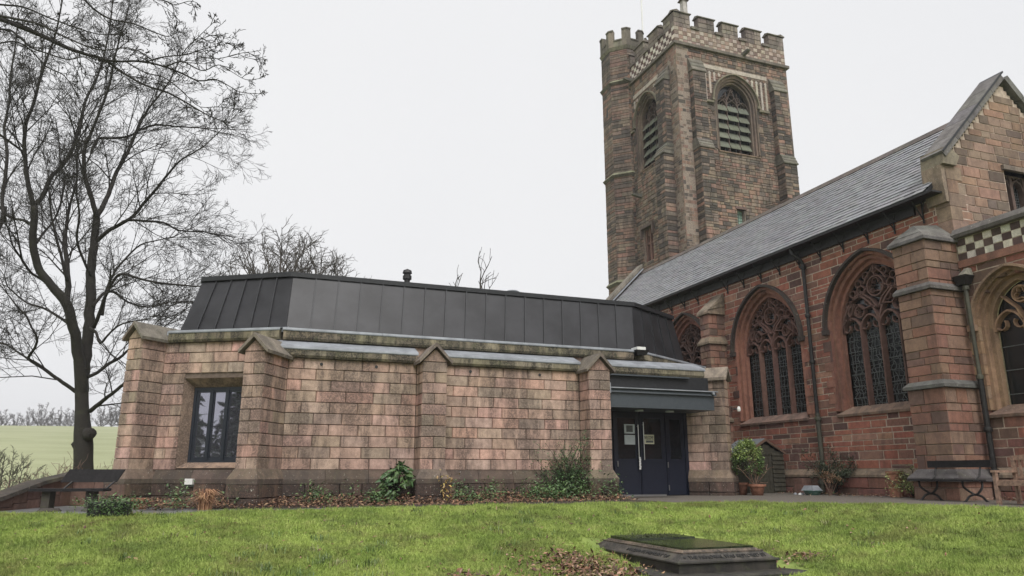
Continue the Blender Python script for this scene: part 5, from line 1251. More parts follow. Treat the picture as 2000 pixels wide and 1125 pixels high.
# ================================================================== LOW WALL, BENCHES, PLANTERS
LW = thing('low_wall', (-3.6, 18.5, -.7), 'low reddish stone wall sloping down from the hall corner towards the left edge', 'wall')
pts = [((-1.75, 19.0), .10), ((-3.05, 19.4), .04), ((-3.55, 18.3), -.14), ((-3.95, 16.9), -.42), ((-4.5, 15.9), -.60)]
for (a, za), (b, zb_) in zip(pts[:-1], pts[1:]):
    f, L_ = seg_frame(a, b); f = Fr((*b, 0), Vector((*a, 0))-Vector((*b, 0))) if f.N.y > 0 and f.N.x < 0 else f
    k = max(1, int(L_/.42)); flip = (f.O-Vector((*a, 0))).length > .01
    for r_ in range(3):
        for i in range(k):
            t0, t1 = i/k, (i+1)/k; tt = (t0+t1)/2; tt = 1-tt if flip else tt; ztop = za+(zb_-za)*tt-.06
            h0 = -1.0+(ztop+1.0)*r_/3; h1 = -1.0+(ztop+1.0)*(r_+1)/3; off = .2*(r_ % 2)/k
            m = MB(); m.fbox(f, L_*t0+.005+off*L_*.3, L_*t1-.005+off*L_*.3, h0+.005, h1-.005, -.25, random.uniform(0, .015), jit((.17, .10, .08), .25)); m.build('stone', M['redA'], LW)
    A_, B_ = Vector((*a, za)), Vector((*b, zb_)); sd_ = Vector((f.N.x, f.N.y, 0))
    m = MB(); m.hull8([A_+sd_*.08-Vector((0, 0, .07)), B_+sd_*.08-Vector((0, 0, .07)), B_-sd_*.36-Vector((0, 0, .07)), A_-sd_*.36-Vector((0, 0, .07))], [A_+sd_*.06, B_+sd_*.06, B_-sd_*.3, A_-sd_*.3], (.07, .055, .045)); m.build('coping', M['coping'], LW)
def leaves(mb, c, n, sp, size, cols, up=.3, flat=0., bend=.25, zmin=None):
    for _ in range(n):
        p = Vector((c[0]+random.gauss(0, sp[0]), c[1]+random.gauss(0, sp[1]), c[2]+random.gauss(0, sp[2])))
        if zmin is not None and p.z < zmin: p.z = zmin+random.random()*.03
        leaf(mb, p, random.uniform(.6, 1.25)*size, random.choice(cols), up, flat, bend)
def leaf(mb, p, s, col, up=.3, flat=0., bend=.25, d=None):
    if d is None: d = Vector((random.gauss(0, 1), random.gauss(0, 1), random.gauss(up, .6)*(1-flat))).normalized()
    n_ = Vector((random.gauss(0, .5)*(1-flat*.7), random.gauss(0, .5)*(1-flat*.7), 1)); sd = d.cross(n_)
    if sd.length < .01: sd = Vector((1, 0, 0))
    sd.normalize(); nn = sd.cross(d); w = s*.24; c_ = jit(col, .25, .08)
    mb.add([p, p+d*s*.45+sd*w-nn*s*bend*.2, p+d*s*.45-sd*w-nn*s*bend*.2, p+d*s*.5+nn*s*.03, p+d*s-nn*s*bend], [(0,1,3),(0,3,2),(1,4,3),(2,3,4)], c_)
GREEN = [(.035, .075, .025), (.05, .10, .03), (.08, .14, .04), (.10, .17, .06)]
DEAD = [(.16, .085, .05), (.22, .12, .07), (.11, .06, .04), (.28, .17, .10), (.08, .05, .035)]
for i, (x, y, h, lab) in enumerate([(-24, 8, 8.5, 'dense dark yew far left of the camera, seen only as a reflection'), (-27, 0, 10, 'tallest dark conifer left of the camera, seen only as a reflection'), (-20, -8, 7, 'dark conifer behind and left of the camera'), (-9, -16, 8, 'dark yew standing behind the camera')]):
    t_ = thing('conifer', (x, y, -1.6), lab, 'tree', 'dark conifers behind the camera'); m = MB(); m.tube([(x, y, -1.8), (x, y, h*.9)], [.35, .05], 8); m.build('trunk', M['bark'], t_)
    m = MB()
    for _ in range(5200):
        q = random.random()**.7; a = random.uniform(0, 6.28); rr_ = (1-q)*h*.34*random.uniform(.55, 1)*(1+.2*math.sin(5*a+q*9))+.2; leaf(m, Vector((x+math.cos(a)*rr_, y+math.sin(a)*rr_, -.6+q*h)), .7, random.choice([(.02, .04, .018), (.03, .055, .022)]), -.1, 0, .3)
    m.build('crown', M['leaf'], t_)
# left bench on stone pedestals
def P3(*a): return Vector(a)
BX = Fr((-3.45, 16.25, Z(-2.8, 16.3)), (math.cos(R(12)), -math.sin(R(12)), 0))
LB = thing('stone_bench', BX.p(.8, 0, .2), 'dark plank bench on stone pedestals left of the hall', 'bench')
m = MB(); m.fbox(BX, .12, 1.38, .36, .41, -.42, .0); m.build('seat', M['darkwood'], LB)
m = MB(); m.add([BX.p(.42, .52, -.50), BX.p(1.42, .52, -.50), BX.p(1.52, .76, -.60), BX.p(.52, .76, -.60), BX.p(.42, .52, -.545), BX.p(1.42, .52, -.545), BX.p(1.52, .76, -.645), BX.p(.52, .76, -.645)], [(0,1,2,3),(4,7,6,5),(0,4,5,1),(1,5,6,2),(2,6,7,3),(3,7,4,0)]); m.build('backrest', M['darkwood'], LB)
for u in (.35, 1.1):
    m = MB(); m.fbox(BX, u-.05, u+.09, -.05, .36, -.34, -.1); m.build('pedestal', M['concrete'], LB)
    m = MB(); m.tube([BX.p(u+.15, .36, -.4), BX.p(u+.28, .53, -.52)], .02, 6); m.build('back_strut', M['black'], LB)
    m = MB(); f0 = BX.p(u+.02, 0, -.1); m.lathe(f0+Vector((.1, -.05, -.02)), [(.19, 0), (.2, .04), (.16, .08), (0, .09)], 12); m.build('foot', M['concrete'], LB)
PB = thing('planter', (-1.75, 13.95, Z(-1.75, 14.3)), 'dark square trough overflowing with trailing green ivy beside the plank bench', 'planter')
zf_ = -.67; m = MB(); m.box((-2.02, 13.9, zf_), (-1.42, 14.35, zf_+.22)); m.build('trough', M['black'], PB)
m = MB(); leaves(m, (-1.68, 14.1, zf_+.22), 700, (.24, .18, .05), .055, GREEN, .2, zmin=zf_+.02); leaves(m, (-1.6, 13.86, zf_+.12), 350, (.24, .03, .06), .05, GREEN[1:], .1, zmin=zf_+.02); m.build('ivy', M['leaf'], PB, kind='stuff')
def pot(name, c, r, h, label, mat='terra', rim=.03, group=None, cat='plant pot'):
    t = thing(name, c, label, cat, group)
    m = MB(); m.lathe(c, [(0, 0), (r*.68, 0), (r*.95, h*.82), (r*.95, h-.01), (r*.85, h-.02), (r*.8, h*.7), (0, h*.7)], 24); m.build('bowl', M[mat], t, smooth=True)
    m = MB(); m.lathe(c, [(r*.95, h*.8), (r+rim, h*.8), (r+rim, h), (r*.88, h), (r*.88, h*.8)], 24); m.build('rim', M[mat], t); return t
pot('small_pot', (-1.5, 16.35, -.7), .13, .25, 'small terracotta pot against the dark plinth under the window wall')
# dry grass clump
DG = thing('dry_grass_clump', (-.32, 15.3, -.66), 'clump of straw coloured dead leaves at the foot of the hall', 'plant')
m = MB()
for i in range(260):
    a = random.uniform(0, 6.28); l = random.uniform(.2, .55); o_ = Vector((-.32+random.gauss(0, .05), 15.4+random.gauss(0, .05), -.67)); k = random.uniform(.2, 1.2)
    q1 = o_+Vector((math.cos(a)*l*.35*k, math.sin(a)*l*.3*k, l*.75)); q2 = q1+Vector((math.cos(a)*l*.5, math.sin(a)*l*.4, -l*.25*k)); w = Vector((-math.sin(a), math.cos(a), 0))*.008
    m.add([o_-w, o_+w, q1+w, q1-w, q2], [(0,1,2,3),(3,2,4)], jit(random.choice([(.36, .2, .11), (.45, .28, .16), (.28, .15, .09)]), .2))
m.build('dead_blades', M['leaf_dry'], DG, kind='stuff')
# big-leaved shrub with separate leaves
SH = thing('laurel_shrub', (3.35, 16.0, -.62), 'dark glossy broad-leaved shrub in the bed left of the middle buttress', 'shrub')
lm = []
for k in range(4):
    mb = MB(); leaf(mb, Vector((0, 0, 0)), .17, GREEN[k % 4], bend=.3, d=Vector((1, 0, .1)).normalized()); me_o = mb.build('leaf', M['leaf'], SH); lm.append(me_o.data); bpy.data.objects.remove(me_o)
stm = MB()
for i in range(210):
    a = random.uniform(0, 6.28); e = random.uniform(-.2, 1.35); rr_ = random.uniform(.6, 1)
    c = Vector((3.38+math.cos(a)*math.cos(e)*.40*rr_, 16.05+math.sin(a)*math.cos(e)*.32*rr_, -.30+math.sin(e)*.52*rr_+.12*math.cos(a))); c.z = max(c.z, -.58)
    if i % 3 == 0: stm.tube([(3.35+random.gauss(0, .05), 16.1, -.65), tuple(c*.5+Vector((3.36, 16.1, -.4))*.5), tuple(c)], [.008, .006, .004], 4)
    o = bpy.data.objects.new('leaf', random.choice(lm)); COL.objects.link(o); o.parent = SH; o.location = c-WL[SH.name]; o.rotation_euler = (random.gauss(0, .5), random.gauss(.25, .45), a+random.gauss(0, .5)); s_ = random.uniform(.7, 1.25); o.scale = (s_, s_*1.1, s_)
stm.build('stem', M['bark'], SH); m = MB(); leaves(m, (2.95, 15.9, -.48), 120, (.12, .08, .06), .09, GREEN, .3, zmin=-.6); m.build('low_foliage', M['leaf'], SH, kind='stuff')
BU = thing('evergreen_bush', (7.35, 16.15, -.62), 'upright fine-leaved green bush left of the entrance buttress', 'bush')
tb_ = Tree(up=.3, wob=.4, rmin=.004)
for i in range(26): a = random.uniform(0, 6.28); tb_.grow(Vector((7.4+random.gauss(0, .06), 16.15, -.6)), Vector((math.cos(a)*.42, math.sin(a)*.25, 1)), random.uniform(.9, 1.45), .01, 1, [5], .4)
me, c = tb_.mesh('stems', M['bark']); o = bpy.data.objects.new('stems', me); link(o, BU, c)
m = MB()
for P in tb_.P:
    for q in P[1:]: leaves(m, q, 7, (.05, .05, .05), .05, [(.03, .075, .02), (.055, .12, .035), (.08, .16, .05)], .8)
m.build('foliage', M['leaf'], BU, kind='stuff')
m = MB()
for i in range(66):
    x = random.uniform(4.6, 8.5) if i < 52 else random.uniform(-1.2, 3.4); y = random.uniform(15.45, 16.25); h = .10+.16*abs(math.sin(x*3.1)) 
    if x > 7.0: h += .12
    leaves(m, (x, y, -.58+h*.6), 62, (.13, .12, h*.6), .075, GREEN+[(.12, .19, .08)], .3, zmin=-.6)
m.build('ground_cover_ivy', M['leaf'], None, kind='stuff')
YS = thing('yellowing_sapling', (4.35, 15.82, -.6), 'thin sapling with a few yellow leaves against the middle buttress foot', 'plant')
m = MB(); m.tube([(4.3, 15.8, -.65), (4.33, 15.8, -.3), (4.28, 15.8, .02)], [.012, .009, .005], 5); m.tube([(4.32, 15.8, -.35), (4.48, 15.78, -.1), (4.52, 15.78, .0)], [.008, .006, .004], 5); m.build('stem', M['bark'], YS)
m = MB(); [leaves(m, (x, 15.76, z), 9, (.05, .03, .07), .085, [(.45, .30, .08), (.36, .26, .10)], -.5, bend=.4) for x, z in ((4.3, -.05), (4.5, -.05), (4.33, -.28), (4.45, -.35), (4.36, -.5))]; m.build('yellow_leaves', M['leaf'], YS, kind='stuff')
# fallen leaves
m = MB()
for i in range(6200):
    x = random.uniform(-1.4, 8.7); y = 16.4-abs(random.gauss(0, .75)); ye = 14.75 if x > 1.4 else 15.6-.5*(x+1.2)*.2
    if y < ye or (x < -.2 and y < 15.6): continue
    leaf(m, Vector((x, y, float(zp(x))+.03+random.random()*(.04+.16*max(0, 1-abs(y-16.1)/.8)))), random.uniform(.05, .095), random.choice(DEAD), .2, .3)
for cx_, cy_, n_, s0, s1 in ((4.55, 9.35, 1500, .42, .5), (2.9, 9.1, 260, .3, .3), (7.6, 8.75, 90, .2, .15)):
    for i in range(n_):
        x, y = random.gauss(cx_, s0), random.gauss(cy_, s1); leaf(m, Vector((x, y, Z(x, y)+.03+random.random()*.05*math.exp(-((x-cx_)/s0)**2))), random.uniform(.05, .10), random.choice(DEAD+[(.33, .21, .15)]), .3, .2)
for i in range(520):
    x = random.uniform(-5, 12.5); y = random.uniform(7, 14.3)
    if edged([x], [y])[0] < .1: continue
    leaf(m, Vector((x, y, Z(x, y)+.035)), random.uniform(.05, .10), random.choice(DEAD+[(.33, .2, .15)]), .3, .2)
for i in range(110):
    cx_ = random.uniform(-3, 11); cy_ = random.uniform(8.5, 14)
    if edged([cx_], [cy_])[0] < .4: continue
    for j in range(random.randint(3, 9)): x, y = random.gauss(cx_, .12), random.gauss(cy_, .10); leaf(m, Vector((x, y, Z(x, y)+.02)), random.uniform(.04, .08), random.choice(DEAD[:3]), .2, .4)
for i in range(1500):
    x = random.uniform(13.5, 15); y = random.uniform(9, 17.3)
    if random.random() > ((x-13.4)/1.6)**1.5: continue
    leaf(m, Vector((x, y, float(zp(x))+.02+random.random()*.04)), random.uniform(.04, .09), random.choice(DEAD+[(.06, .10, .03), (.34, .25, .2)]), .2, .4)
m.build('fallen_leaves', M['leaf_dry'], None, kind='stuff')
# ------------------------------------------------------------------ tomb
TG = thing('chest_tomb', (6.15, 9.7, Z(6.1, 9.6)), 'dark low tomb with moulded inscribed edge and mossy slab in the lawn', 'tomb')
tx0, tx1, ty0, ty1, tz = 5.62, 6.72, 8.72, 10.70, -.945
def tier(o0, z0, o1, z1, name, mat='grave', col=(.045, .04, .034)):
    m = MB(); m.hull8([(tx0-o0, ty0-o0, z0), (tx1+o0, ty0-o0, z0), (tx1+o0, ty1+o0, z0), (tx0-o0, ty1+o0, z0)], [(tx0-o1, ty0-o1, z1), (tx1+o1, ty0-o1, z1), (tx1+o1, ty1+o1, z1), (tx0-o1, ty1+o1, z1)], jit(col, .1)); return m.build(name, M[mat], TG)
tier(.52, -1.6, .52, -1.235, 'base_step'); tier(.52, -1.235, .47, -1.215, 'base_step')
tier(.20, -1.215, .20, -1.115, 'body'); tier(.20, -1.115, .235, -1.10, 'moulding'); tier(.235, -1.10, .235, -1.083, 'moulding'); tier(.235, -1.083, .20, -1.07, 'moulding')
tier(.185, -1.07, .085, -.995, 'inscribed_edge', col=(.10, .088, .072)); tier(.09, -.995, .09, -.98, 'moulding', col=(.17, .13, .10)); tier(.05, -.98, .03, -.957, 'moulding', col=(.21, .155, .115))
m = MB(); m.box((tx0, ty0, tz-.012), (tx1, ty1-.62, tz+.012)); m.build('slab', M['slab'], TG)
m = MB(); m.box((tx0, ty1-.615, tz-.012), (tx1, ty1, tz+.028)); m.build('slab', M['slab'], TG)
m = MB(); leaves(m, (tx0+.55, ty1-.3, tz+.035), 500, (.28, .12, .006), .03, [(.03, .035, .015), (.05, .06, .02)], .3, zmin=tz+.028); m.build('moss', M['leaf_dry'], TG, kind='stuff')
an = math.atan2(.075, .10)
text('THE MEMORIAL WAS RESTORED BY', (tx0-.02, ty0-.172, -1.052), (an, 0, 0), .082, M['ink'], TG, 'inscription', .003, 1.2)
text('+', (tx0-.10, ty0-.172, -1.052), (an, 0, 0), .09, M['ink'], TG, 'cross_mark', .003)
text('IN LOVING MEMORY OF', (tx0-.172, ty0+1.2, -1.052), (an, 0, -math.pi/2), .075, M['ink'], TG, 'inscription', .003, 1.1)
# ------------------------------------------------------------------ shed and things by the church wall
SD = thing('garden_shed', (14.2, 17.9, -.55), 'small dark green wooden shed with grey felt roof against the church wall', 'shed')
sx0, sx1, sy, sap, sev = 13.62, 14.82, 17.6, .90, .60; fS = Fr((sx0, sy, 0), (1, 0, 0)); sw_ = sx1-sx0
m = MB(); m.prism(fS, [(.02, -.6), (sw_-.02, -.6), (sw_-.02, sev-.05), (sw_/2, sap-.06), (.02, sev-.05)], -1.1, -.02); m.build('body', M['shed'], SD)
def roofz(u): return sev+(sap-sev)*(1-abs(u-sw_/2)/(sw_/2))
for i in range(12):
    z = -.58+i*.12; z1 = min(z+.115, roofz(sw_*.86)-.06)
    if z1 > z+.02:
        m = MB(); m.add([fS.p(.80, z, 0), fS.p(sw_, z, 0), fS.p(sw_, z, .03), fS.p(.80, z, .03), fS.p(.80, z1, 0), fS.p(sw_, z1, 0), fS.p(sw_, z1, .006), fS.p(.80, z1, .006)], [(0,1,2,3),(4,7,6,5),(0,4,5,1),(1,5,6,2),(2,6,7,3),(3,7,4,0)]); m.build('board', M['shed'], SD)
for i in range(6):
    u = .10+i*.113; m = MB(); m.fbox(fS, u, u+.108, -.55, .50, -.005, .022); m.build('door_board', M['shed'], SD)
for i in range(6):
    z = .52+i*.09; hw = (sap-.05-z-.09)/(sap-sev)*(sw_/2)
    if hw > .05: m = MB(); m.fbox(fS, max(sw_/2-hw, .02), min(sw_/2+hw, sw_-.02), z, z+.085, -.01, .012); m.build('board', M['shed'], SD)
for sg in (-1, 1):
    e = sw_/2+sg*(sw_/2+.07); P1 = [(sw_/2, sap), (sw_/2, sap+.07), (e, sev-.01), (e, sev-.08)]; P1 = P1 if sg > 0 else P1[::-1]
    m = MB(); m.prism(fS, P1, .03, .06); m.build('barge_board', M['shedtrim'], SD)
    P1 = [(sw_/2, sap+.05), (sw_/2, sap+.08), (e, sev), (e, sev-.03)]; P1 = P1 if sg > 0 else P1[::-1]
    m = MB(); m.prism(fS, P1, -1.2, .03); m.build('roof', M['felt'], SD)
m = MB(); m.fbox(fS, -.04, 0.02, -.6, sev-.05, -1.1, .02); m.build('side_wall', M['shed'], SD)
p1 = pot('potted_shrub', (12.86, 16.35, -.545), .20, .29, 'bright green shrub in a terracotta pot beside the shed', cat='potted plant')
tb_ = Tree(up=.2, wob=.5, rmin=.007)
for i in range(7): a = i*.9; tb_.grow(Vector((12.84, 16.4, -.32)), Vector((math.cos(a)*.4, math.sin(a)*.4, 1)), random.uniform(.7, .95), .02, 1, [4], .45)
me, c = tb_.mesh('branches', M['wood']); o = bpy.data.objects.new('branches', me); link(o, p1, c)
m = MB()
for i in range(150):
    a = random.uniform(0, 6.28); e = random.uniform(-.5, 1.5); c = Vector((12.70+math.cos(a)*math.cos(e)*.34, 16.45+math.sin(a)*math.cos(e)*.32, .26+math.sin(e)*.52)); leaves(m, c, 26, (.055, .055, .05), .06, [(.07, .12, .03), (.12, .19, .05), (.045, .08, .025)] if c.z < .4 else [(.20, .27, .07), (.27, .34, .10), (.10, .16, .04)], .5)
m.build('foliage', M['leaf'], p1, kind='stuff')
pot('small_dark_pot', (12.78, 16.85, -.545), .15, .32, 'darker pot half hidden behind the bright potted shrub')
RB = thing('rose_bush', (14.6, 15.55, -.53), 'leggy dark-leaved rose bush against the church wall by the downpipe', 'bush')
tb_ = Tree(up=.25, wob=.5, rmin=.005)
for i in range(16): a = random.uniform(0, 6.28); tb_.grow(Vector((14.6, 15.5, -.5)), Vector((math.cos(a)*.2, math.sin(a)*.3, 1)), random.uniform(.7, 1.3), .011, 1, [4], .4)
me, c = tb_.mesh('stems', M['bark']); o = bpy.data.objects.new('stems', me); link(o, RB, c)
m = MB()
for P in tb_.P:
    for q in P[1:]:
        if q.z > -.2: leaves(m, q, 10, (.05, .06, .05), .06, [(.03, .045, .022), (.05, .07, .03), (.12, .05, .035) if q.z > .5 else (.05, .07, .035)], .2)
m.build('foliage', M['leaf'], RB, kind='stuff')
HY = thing('dried_hydrangea', (14.35, 15.45, -.53), 'dried hydrangea with tan flower heads in front of the rose bush', 'plant')
m = MB(); hd = []
for x, y, z in ((14.3, 15.75, .05), (14.3, 15.45, -.02), (14.3, 15.2, -.08), (14.25, 15.3, -.18), (14.35, 15.62, -.1), (14.3, 15.05, -.14)):
    m.tube([(14.38, 15.42, -.55), (14.36, (15.42+y)/2, (z-.5)/2), (x, y, z)], [.01, .008, .006], 5); hd.append((x, y, z))
m.build('stems', M['wood'], HY)
for x, y, z in hd: m = MB(); leaves(m, (x, y, z+.02), 110, (.04, .055, .035), .035, [(.42, .25, .15), (.34, .2, .12)], .5); m.build('flower_head', M['leaf_dry'], HY, kind='stuff')
GO = thing('garden_ornament', (14.0, 16.0, -.53), 'small pale and green ceramic ornament with white stones at the church wall foot', 'ornament')
m = MB(); m.lathe((14.1, 15.75, -.535), [(0, 0), (.16, 0), (.24, .12), (.2, .13), (.14, .06), (0, .06)], 14); m.build('bowl', plain('green_glaze', (.05, .11, .09), .3), GO)
m = MB(); m.hull8([(13.95, 15.55, -.42), (14.25, 15.55, -.42), (14.25, 16.0, -.42), (13.95, 16.0, -.42)], [(14.02, 15.65, -.29), (14.2, 15.65, -.29), (14.2, 15.95, -.29), (14.02, 15.95, -.29)]); m.build('lid', M['lead'], GO)
for i in range(9): m = MB(); x, y = 13.95+random.random()*.25, 15.95+random.random()*.4; m.lathe((x, y, -.54), [(0, 0), (.05, .015), (.04, .05), (0, .065)], 7); m.build('pebble', M['white'] if i % 2 else M['lead'], GO)
for i, (y, z, n) in enumerate([(16.75, -.56, 3)]):
    t = thing('loose_bricks', (14.75, y, z), 'short stack of loose sandstone blocks left of the downpipe foot', 'blocks')
    for k in range(n): m = MB(); m.box((14.55, y-.17+.02*k, z+.15*k), (14.85, y+.17, z+.15*(k+1)-.008), jit((.2, .11, .09), .2)); m.build('block', M['redA'], t)
CP = thing('chimney_pot_planter', (14.55, 13.55, -.53), 'tall dark red clay chimney pot standing by the church wall', 'chimney pot')
m = MB(); m.lathe((14.5, 13.5, -.54), [(.15, 0), (.14, .25), (.15, .28), (.17, .52), (.19, .55), (.19, .60), (.14, .60), (.13, .3)], 20); m.build('shaft', M['terra'], CP, smooth=False)
CG = thing('climbing_plant', (14.5, 13.0, -.53), 'yellow-green climbing plant beside the clay chimney pot', 'plant')
tb_ = Tree(up=.3, wob=.6, rmin=.005)
for i in range(9): tb_.grow(Vector((14.5, 13.05, -.5)), Vector((random.gauss(0, .1), random.gauss(0, .3), 1)), random.uniform(.5, .9), .008, 1, [3], .4)
me, c = tb_.mesh('stems', M['bark']); o = bpy.data.objects.new('stems', me); link(o, CG, c); m = MB()
for P in tb_.P:
    for q in P[1:]: leaves(m, q, 6, (.05, .07, .05), .055, [(.22, .26, .08), (.14, .18, .05), (.30, .32, .14)], .3)
m.build('foliage', M['leaf'], CG, kind='stuff')
# iron bench and teak bench
zb0 = float(zp(13.6))
def bench_iron():
    t = thing('iron_bench', (13.55, 11.3, zb0), 'dark bench with looped cast iron legs in front of the church buttress', 'bench'); f = Fr((13.62, 12.0, zb0), (0, -1, 0))
    m = MB(); m.fbox(f, 0, 1.42, .66, .80, -.25, -.21); m.build('backrest', M['darkwood'], t)
    for n0 in (-.12, .06): m = MB(); m.fbox(f, -.15, 1.35, .395, .43, n0, n0+.165); m.build('seat_plank', M['darkwood'], t)
    for u in (.18, 1.18):
        m = MB(); m.tube([f.p(u, .42, -.05), f.p(u, .5, -.18), f.p(u, .8, -.27)], .018, 6); m.build('back_upright', M['black'], t)
        m = MB(); L = [f.p(u-.12+.0, .39, .15), f.p(u-.13, .28, .12), f.p(u-.05, .17, .02), f.p(u, .14, 0), f.p(u+.05, .17, -.02), f.p(u+.10, .28, -.08), f.p(u+.09, .39, -.1)]; P2, r2 = smooth_path(L, [.022]*7, 3); m.tube(P2, r2, 6)
        for sg in (-1, 1): P2, r2 = smooth_path([f.p(u, .15, 0), f.p(u+sg*.07, .11, -sg*.08), f.p(u+sg*.10, .03, -sg*.14), f.p(u+sg*.13, -.01, -sg*.18)], [.022]*4, 3); m.tube(P2, r2, 6)
        m.build('leg', M['black'], t)
bench_iron()
def bench_teak():
    t = thing('teak_bench', (13.2, 9.2, zb0), 'weathered slatted teak garden bench cut by the right picture edge', 'bench'); f = Fr((13.05, 9.93, zb0), (0, -1, 0)); W_ = 1.5
    for u in (0, W_-.06):
        m = MB(); m.fbox(f, u, u+.065, -.02, .56, .0, .065); m.build('leg', M['wood'], t)
        m = MB(); m.fbox(f, u, u+.065, -.02, .86, -.52, -.455); m.build('leg', M['wood'], t)
        m = MB(); m.fbox(f, u-.01, u+.08, .56, .60, -.5, .09); m.build('armrest', M['wood'], t)
        m = MB(); m.fbox(f, u+.01, u+.05, .33, .40, -.46, 0); m.build('side_rail', M['wood'], t)
    m = MB(); m.fbox(f, .065, W_-.06, .33, .41, .01, .05); m.build('front_rail', M['wood'], t)
    for i in range(5): m = MB(); m.fbox(f, .03, W_-.03, .412, .43, -.44+i*.095, -.36+i*.095); m.build('seat_slat', M['wood'], t)
    m = MB(); m.prism(f, [(.06, .78), (W_-.06, .78), (W_-.06, .86), (W_/2, .92), (.06, .86)], -.51, -.47); m.build('top_rail', M['wood'], t)
    m = MB(); m.fbox(f, .06, W_-.06, .45, .50, -.51, -.47); m.build('bottom_rail', M['wood'], t)
    for i in range(13): m = MB(); u = .12+i*.103; m.fbox(f, u, u+.05, .5, .78, -.5, -.48); m.build('back_slat', M['wood'], t)
bench_teak()
m = MB()
for i in range(90):
    x = random.uniform(-4, 11.5); y = random.uniform(8, 13.8)
    if i < 25: x, y = random.gauss(1.0, .9), random.gauss(10.6, .8)
    if edged([x], [y])[0] < .4 or (4.9 < x < 7.4 and 8 < y < 11.4): continue
    z = Z(x, y); col = random.choice([(.08, .13, .035), (.12, .19, .05), (.20, .20, .08)])
    for j in range(random.randint(14, 40)):
        a = random.uniform(0, 6.28); l_ = random.uniform(.05, .13); k = random.uniform(.2, .9); p = Vector((x+random.gauss(0, .06), y+random.gauss(0, .06), z)); w = Vector((-math.sin(a), math.cos(a), 0))*.004
        q1 = p+Vector((math.cos(a)*l_*k*.4, math.sin(a)*l_*k*.4, l_*.7)); q2 = p+Vector((math.cos(a)*l_*k, math.sin(a)*l_*k, l_*.95)); m.add([p-w, p+w, q1+w, q1-w, q2], [(0,1,2,3),(3,2,4)], jit(col, .25))
m.build('weed_tufts', M['leaf'], None, kind='stuff')
# ------------------------------------------------------------------ lawn blades (geometry nodes)
cell = .35; LV = []; LF = []; idx = {}
def vid(i, j):
    if (i, j) not in idx: idx[(i, j)] = len(LV); LV.append((i*cell, j*cell, 0))
    return idx[(i, j)]
ii = [(i, j) for i in range(-40, 60) for j in range(8, 52)]; cxy = np.array([((i+.5)*cell, (j+.5)*cell) for i, j in ii]); ed = edged(cxy[:, 0], cxy[:, 1])
for (i, j), d_, (x, y) in zip(ii, ed, cxy):
    if d_ < .12: continue
    q = proj(Vector((x, y, -1.2)))
    if not q or q[1] > 1330 or q[0] < -260 or q[0] > 2260: continue
    if tx0-.5 < x < tx1+.5 and ty0-.5 < y < ty1+.5: continue
    LF.append((vid(i, j), vid(i+1, j), vid(i+1, j+1), vid(i, j+1)))
zz = gz([v[0] for v in LV], [v[1] for v in LV]); LV = [(x, y, float(z)) for (x, y, _), z in zip(LV, zz)]
me = bpy.data.meshes.new('lawn_grass'); me.from_pydata(LV, [], LF); me.materials.append(M['grass']); lg = bpy.data.objects.new('lawn_grass', me); COL.objects.link(lg); lg['kind'] = 'stuff'
ng = bpy.data.node_groups.new('blades', 'GeometryNodeTree'); ng.interface.new_socket('Geometry', in_out='INPUT', socket_type='NodeSocketGeometry'); ng.interface.new_socket('Geometry', in_out='OUTPUT', socket_type='NodeSocketGeometry')
n = ng.nodes; l = ng.links; gi = n.new('NodeGroupInput'); go = n.new('NodeGroupOutput')
def rv(kind, a, b, seed):
    r_ = n.new('FunctionNodeRandomValue'); r_.data_type = kind
    if kind == 'FLOAT_VECTOR': r_.inputs[0].default_value = a; r_.inputs[1].default_value = b; o_ = r_.outputs[0]
    else: r_.inputs[2].default_value = a; r_.inputs[3].default_value = b; o_ = r_.outputs[1]
    r_.inputs['Seed'].default_value = seed; return o_
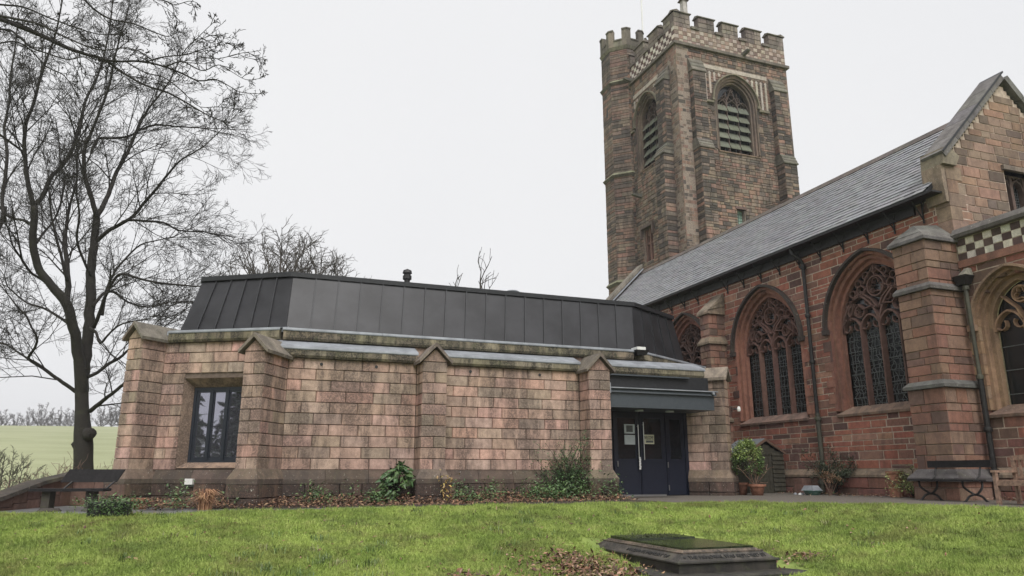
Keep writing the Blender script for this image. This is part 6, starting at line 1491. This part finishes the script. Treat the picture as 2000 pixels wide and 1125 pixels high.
pt = n.new('GeometryNodePoints'); pt.inputs['Count'].default_value = 60; l.new(rv('FLOAT_VECTOR', (-.13, -.13, -.005), (.13, .13, .006), 1), pt.inputs['Position'])
cn = n.new('GeometryNodeMeshCone'); cn.inputs['Vertices'].default_value = 3; cn.inputs['Radius Top'].default_value = 0; cn.inputs['Radius Bottom'].default_value = .0055; cn.inputs['Depth'].default_value = .05; cn.fill_type = 'NONE'
i1 = n.new('GeometryNodeInstanceOnPoints'); l.new(pt.outputs[0], i1.inputs['Points']); l.new(cn.outputs['Mesh'], i1.inputs['Instance'])
l.new(rv('FLOAT_VECTOR', (-.75, -.75, 0), (.75, .75, 6.28), 2), i1.inputs['Rotation']); l.new(rv('FLOAT_VECTOR', (.7, .7, .5), (1.3, 1.3, 1.35), 3), i1.inputs['Scale'])
rl = n.new('GeometryNodeRealizeInstances'); l.new(i1.outputs[0], rl.inputs[0])
sm_ = n.new('GeometryNodeSetMaterial'); sm_.inputs['Material'].default_value = M['grass']; l.new(rl.outputs[0], sm_.inputs['Geometry'])
dp = n.new('GeometryNodeDistributePointsOnFaces'); dp.inputs['Density'].default_value = 95; l.new(gi.outputs[0], dp.inputs['Mesh'])
i2 = n.new('GeometryNodeInstanceOnPoints'); l.new(dp.outputs['Points'], i2.inputs['Points']); l.new(sm_.outputs[0], i2.inputs['Instance'])
l.new(rv('FLOAT_VECTOR', (-.08, -.08, 0), (.08, .08, 6.28), 5), i2.inputs['Rotation']); l.new(rv('FLOAT', .45, 1.45, 6), i2.inputs['Scale'])
l.new(i2.outputs[0], go.inputs[0]); md = lg.modifiers.new('blades', 'NODES'); md.node_group = ng
# ------------------------------------------------------------------ haze
hz = MB(); hz.box((-720, -90, -5), (720, 820, 34)); hm_, t, b = nodes('haze_air'); t.nodes.remove(b); pv = t.nodes.new('ShaderNodeVolumePrincipled'); pv.inputs['Density'].default_value = .0007; pv.inputs['Color'].default_value = (.95, .96, 1, 1); pv.inputs['Anisotropy'].default_value = .2
t.links.new(pv.outputs[0], t.nodes['Material Output'].inputs['Volume']); ho = hz.build('haze', hm_, None, kind='stuff')
